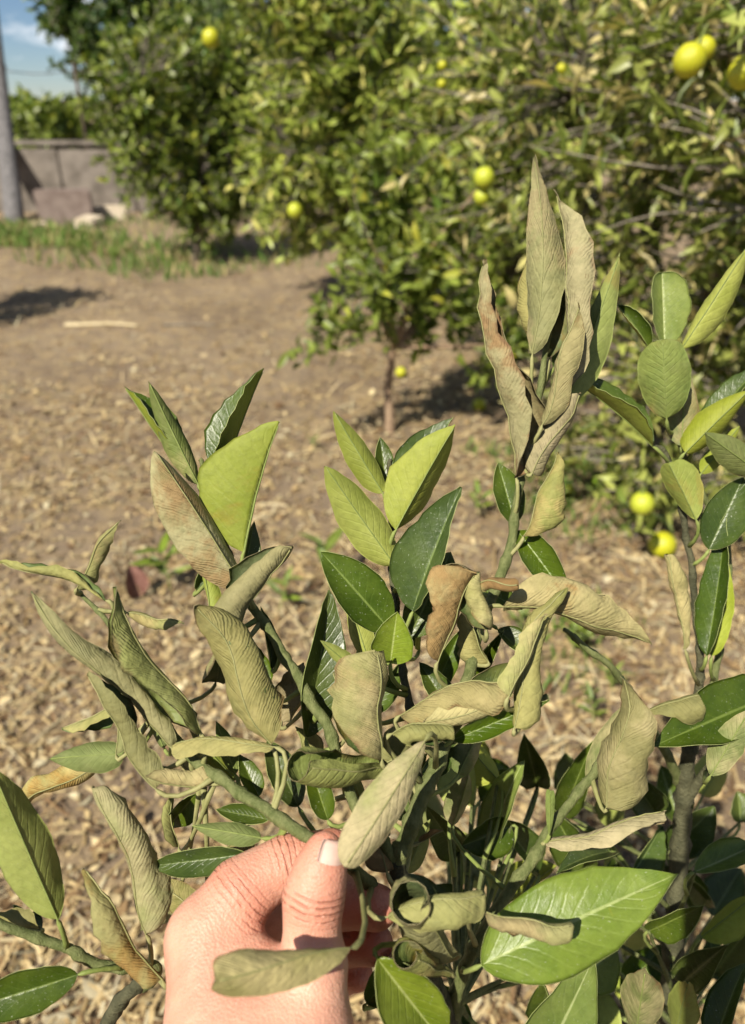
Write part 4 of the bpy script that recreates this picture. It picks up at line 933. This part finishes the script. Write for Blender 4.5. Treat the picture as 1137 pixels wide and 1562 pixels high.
# skin creases: distance along each finger from its joints, faded out with distance
wr_ = np.zeros(len(HV)); wm_ = np.zeros(len(HV)); red = np.zeros(len(HV))
def joint(c, i, width, spread, amp):
    p, r = c[i]; d = nrm(c[min(i+1, len(c)-1)][0]-c[max(i-1, 0)][0]); q = HV-p; s_ = q@d; rad = np.linalg.norm(q-s_[:, None]*d, axis=1)
    m = np.exp(-(s_/width)**2)*(rad < r*1.35)*amp
    sel = m > wm_; wr_[sel] = s_[sel]*1000; wm_[sel] = m[sel]
    red[:] = np.maximum(red, .5*np.exp(-(s_/(width*1.5))**2)*(rad < r*1.35))
joint(THUMB, 2, .0055, 0, .9); joint(INDEX, 1, .0055, 0, .5); joint(INDEX, 3, .005, 0, .8); joint(MIDDLE, 2, .005, 0, .6); joint(RING, 2, .005, 0, .6); pass
for c in (INDEX, MIDDLE, RING, LITTLE): red = np.maximum(red, np.exp(-(np.linalg.norm(HV-c[-1][0], axis=1)/.018)**2))
red = np.maximum(red, .8*np.exp(-(np.linalg.norm(HV-THUMB[0][0], axis=1)/.014)**2))
def skin():
    b = NB('skin'); v = b.obj(); n1 = b.noise(v, 55, 4, .6); n2 = b.noise(v, 420, 4, .6); n3 = b.noise(v, 1500, 2, .5)
    vo = b.n('ShaderNodeTexVoronoi'); vo.inputs['Scale'].default_value = 900; b.put(vo.inputs['Vector'], v)
    rd = b.n('ShaderNodeAttribute', attribute_name='red').outputs['Fac']; wa = b.n('ShaderNodeAttribute', attribute_name='wr').outputs['Fac']; wmk = b.n('ShaderNodeAttribute', attribute_name='wm').outputs['Fac']
    c = b.mix(b.step(n1, .3, .7), (.54, .265, .185), (.62, .345, .245)); c = b.mix(b.math('MULTIPLY', rd, .85), c, (.56, .19, .125))
    c = b.mix(b.math('MULTIPLY', b.step(n2, .58, .72), .25), c, (.40, .165, .09))
    ln = b.math('SINE', b.math('ADD', b.math('MULTIPLY', wa, 2.3), b.math('MULTIPLY', n1, 9.0))); ln = b.math('MULTIPLY', b.step(ln, .2, 1.0), wmk)
    ln = b.math('MULTIPLY', ln, b.step(b.noise(v, 130, 3), .35, .6))
    c = b.mix(b.math('MULTIPLY', ln, .45), c, (.30, .12, .07))
    h = b.math('SUBTRACT', b.math('ADD', b.math('MULTIPLY', vo.outputs['Distance'], .22), b.math('MULTIPLY', n2, .35)), b.math('MULTIPLY', ln, 1.3))
    return b.finish(c, .5, b.bump(h, .9, .0011), .45, **{'Subsurface Weight': .25, 'Subsurface Radius': (.006, .0022, .0012), 'Subsurface Scale': 1.0})
M['skin'] = skin(); M['nail'] = simple('nail', (.66, .44, .37), (.74, .54, .46), 60, .28, .05, .0005, .5)
org = hp(385, 1640, .30)
PB = np.array([.02, -.42, 0.0])
person = tag(empty('person', PB), 'person in a grey jacket holding the sapling stem with the left hand', 'person')
ho = link(mesh('hand', HV-org, HF, (M['skin'],), attrs={'wr': wr_, 'wm': wm_, 'red': red}), 'hand', person, org-PB)
ho['label'] = 'bare left hand pinching the stem between thumb and finger'
def nail(tip, ax, out, w_, l_, rad):
    # a curved plate: ax points to the fingertip, out away from the flesh
    ax = nrm(ax); out = nrm(out-ax*(out@ax)); sd = np.cross(ax, out); V, F = [], []
    nu, nv = 10, 8
    for i in range(nu+1):
        t = i/nu; lw = w_/2*(1-.10*(2*t-1)**2-(.30*max(0, t-.80)/.20)**2-(.35*max(0, .18-t)/.18)**1.5)
        for j in range(nv+1):
            s_ = (j/nv*2-1); an = s_*lw/rad
            V.append(tip+ax*(t-.5)*l_+sd*math.sin(an)*rad+out*((math.cos(an)-1)*rad-.0012*(2*t-1)**2*(1 if t > .5 else .5)))
    N_ = len(V); V += [v-out*.0006 for v in V]
    for i in range(nu):
        for j in range(nv):
            q = (i*(nv+1)+j, i*(nv+1)+j+1, (i+1)*(nv+1)+j+1, (i+1)*(nv+1)+j); F.append(q); F.append(tuple(N_+x for x in q[::-1]))
    ring = [j for j in range(nv+1)]+[i*(nv+1)+nv for i in range(1, nu+1)]+[nu*(nv+1)+j for j in range(nv-1, -1, -1)]+[i*(nv+1) for i in range(nu-1, 0, -1)]
    for k in range(len(ring)): F.append((ring[k], ring[(k+1) % len(ring)], N_+ring[(k+1) % len(ring)], N_+ring[k]))
    return link(mesh('fingernail', np.array(V)-org, F, (M['nail'],)), 'fingernail', ho)
tc_ = THUMB[0][0]*.72+THUMB[1][0]*.28; tax = THUMB[0][0]-THUMB[2][0]; tout = nrm(RT*.5-FW*.85+UP*.1)
nail(tc_+nrm(tout-nrm(tax)*(tout@nrm(tax)))*.0093, tax, tout, .0135, .0175, .0084)
mo = nrm(RT*.6-UP*.25-FW*.5)
nail(RING[3][0]+mo*.0095+0*UP, RING[3][0]-RING[2][0], -UP*.6+RT*.5-FW*.3, .009, .010, .007)

# ------------------------------------------------------------------ the person behind the phone (stands behind the camera, throws the shade at lower right)
def wc(*rows): return [(np.array(p_, float)+np.array([PB[0], PB[1], 0]), r) for *p_, r in rows]
wrist = ARM[1][0]-PB*np.array([1, 1, 0]); ph_c = CAM+RT*.020-UP*.05-FW*.010
rw = ph_c+RT*.045-UP*.075-FW*.055-PB*np.array([1, 1, 0])
def part_mesh(name, chains, k, step, mat, relax=3):
    def f(X):
        o = None
        for c in chains:
            s_ = chain(X, c, k*.7); o = s_ if o is None else smin(o, s_, k)
        return o
    v, fc = surface(f, *bounds(chains, .02), step, relax); return link(mesh(name, v-PB, fc, (mat,)), name, person)
M['jacket'] = simple('grey_jacket', (.10, .10, .115), (.15, .15, .165), 60, .9, .5, .002); M['trousers'] = simple('dark_trousers', (.03, .035, .055), (.05, .055, .08), 70, .9, .5, .002)
M['shoe'] = simple('brown_shoe', (.06, .04, .03), (.09, .06, .045), 40, .6); M['hair'] = simple('dark_hair', (.03, .02, .015), (.06, .04, .03), 90, .6, .8, .004, stretch=(4, 4, .6))
el = wrist*.5+np.array([-.20, -.02, 1.26])*.5+np.array([-.07, -.05, -.17]); er = rw*.5+np.array([.20, -.02, 1.26])*.5+np.array([.08, -.06, -.16])
part_mesh('jacket', [wc((0, 0, .92, .135), (0, -.01, 1.10, .13), (0, -.01, 1.24, .13), (0, 0, 1.33, .07)), wc((-.09, 0, .92, .12), (-.10, 0, 1.22, .11), (-.19, -.02, 1.27, .068)), wc((.09, 0, .92, .12), (.10, 0, 1.22, .11), (.19, -.02, 1.27, .068)),
     wc((-.20, -.02, 1.26, .068), (*el, .055), (*(wrist+(el-wrist)*.12), .044)), wc((.20, -.02, 1.26, .068), (*er, .055), (*(rw+(er-rw)*.12), .040))], .03, .010, M['jacket'])
part_mesh('trousers', [wc((-.085, 0, .93, .115), (-.10, .02, .5, .078), (-.11, 0, .09, .055)), wc((.085, 0, .93, .115), (.10, .02, .5, .078), (.11, 0, .09, .055))], .03, .011, M['trousers'])
for sx in (-1, 1): part_mesh('shoe', [wc((sx*.11, -.06, .045, .042), (sx*.115, .08, .040, .040), (sx*.12, .15, .032, .030))], .02, .008, M['shoe'])
hd = part_mesh('head', [wc((0, -.01, 1.30, .056), (0, .0, 1.42, .054)), wc((0, .005, 1.53, .086), (0, .035, 1.47, .062), (0, .05, 1.43, .04)), wc((0, .09, 1.50, .012), (0, .105, 1.465, .016)), wc((-.085, 0, 1.50, .012), (-.09, -.01, 1.47, .010)), wc((.085, 0, 1.50, .012), (.09, -.01, 1.47, .010)), wc((-.02, .082, 1.435, .010), (.02, .082, 1.435, .010))], .012, .006, M['skin'])
part_mesh('hair', [wc((0, -.02, 1.555, .092), (0, -.055, 1.46, .085), (0, -.07, 1.36, .05)), wc((-.06, .03, 1.60, .04), (-.085, -.02, 1.48, .03)), wc((.06, .03, 1.60, .04), (.085, -.02, 1.48, .03))], .02, .007, M['hair'])
def pc(u, v, w_): return ph_c+RT*u+UP*v-FW*w_-PB*np.array([1, 1, 0])
part_mesh('right_hand', [wc((*rw, .028), (*pc(.05, -.05, .035), .030), (*pc(.045, -.02, .03), .022)), wc((*pc(.045, -.06, .03), .016), (*pc(.02, -.06, .022), .012), (*pc(.0, -.045, .02), .010))] +
     [wc((*pc(.05, v, .032), .012), (*pc(.056, v+.004, .004), .010), (*pc(.040, v+.006, -.010), .009)) for v in (-.075, -.055, -.035, -.015)], .006, .004, M['skin'])
me = boxm(.074, .008, .150, .003); M['phone'] = simple('phone_glass', (.02, .02, .022), (.03, .03, .033), 20, .25); me.materials.append(M['phone'])
po = link(me, 'phone', None, ph_c-UP*.075); po.rotation_euler = (-PITCH, 0, 0); tag(po, 'black phone held upright in the right hand of the person', 'phone')
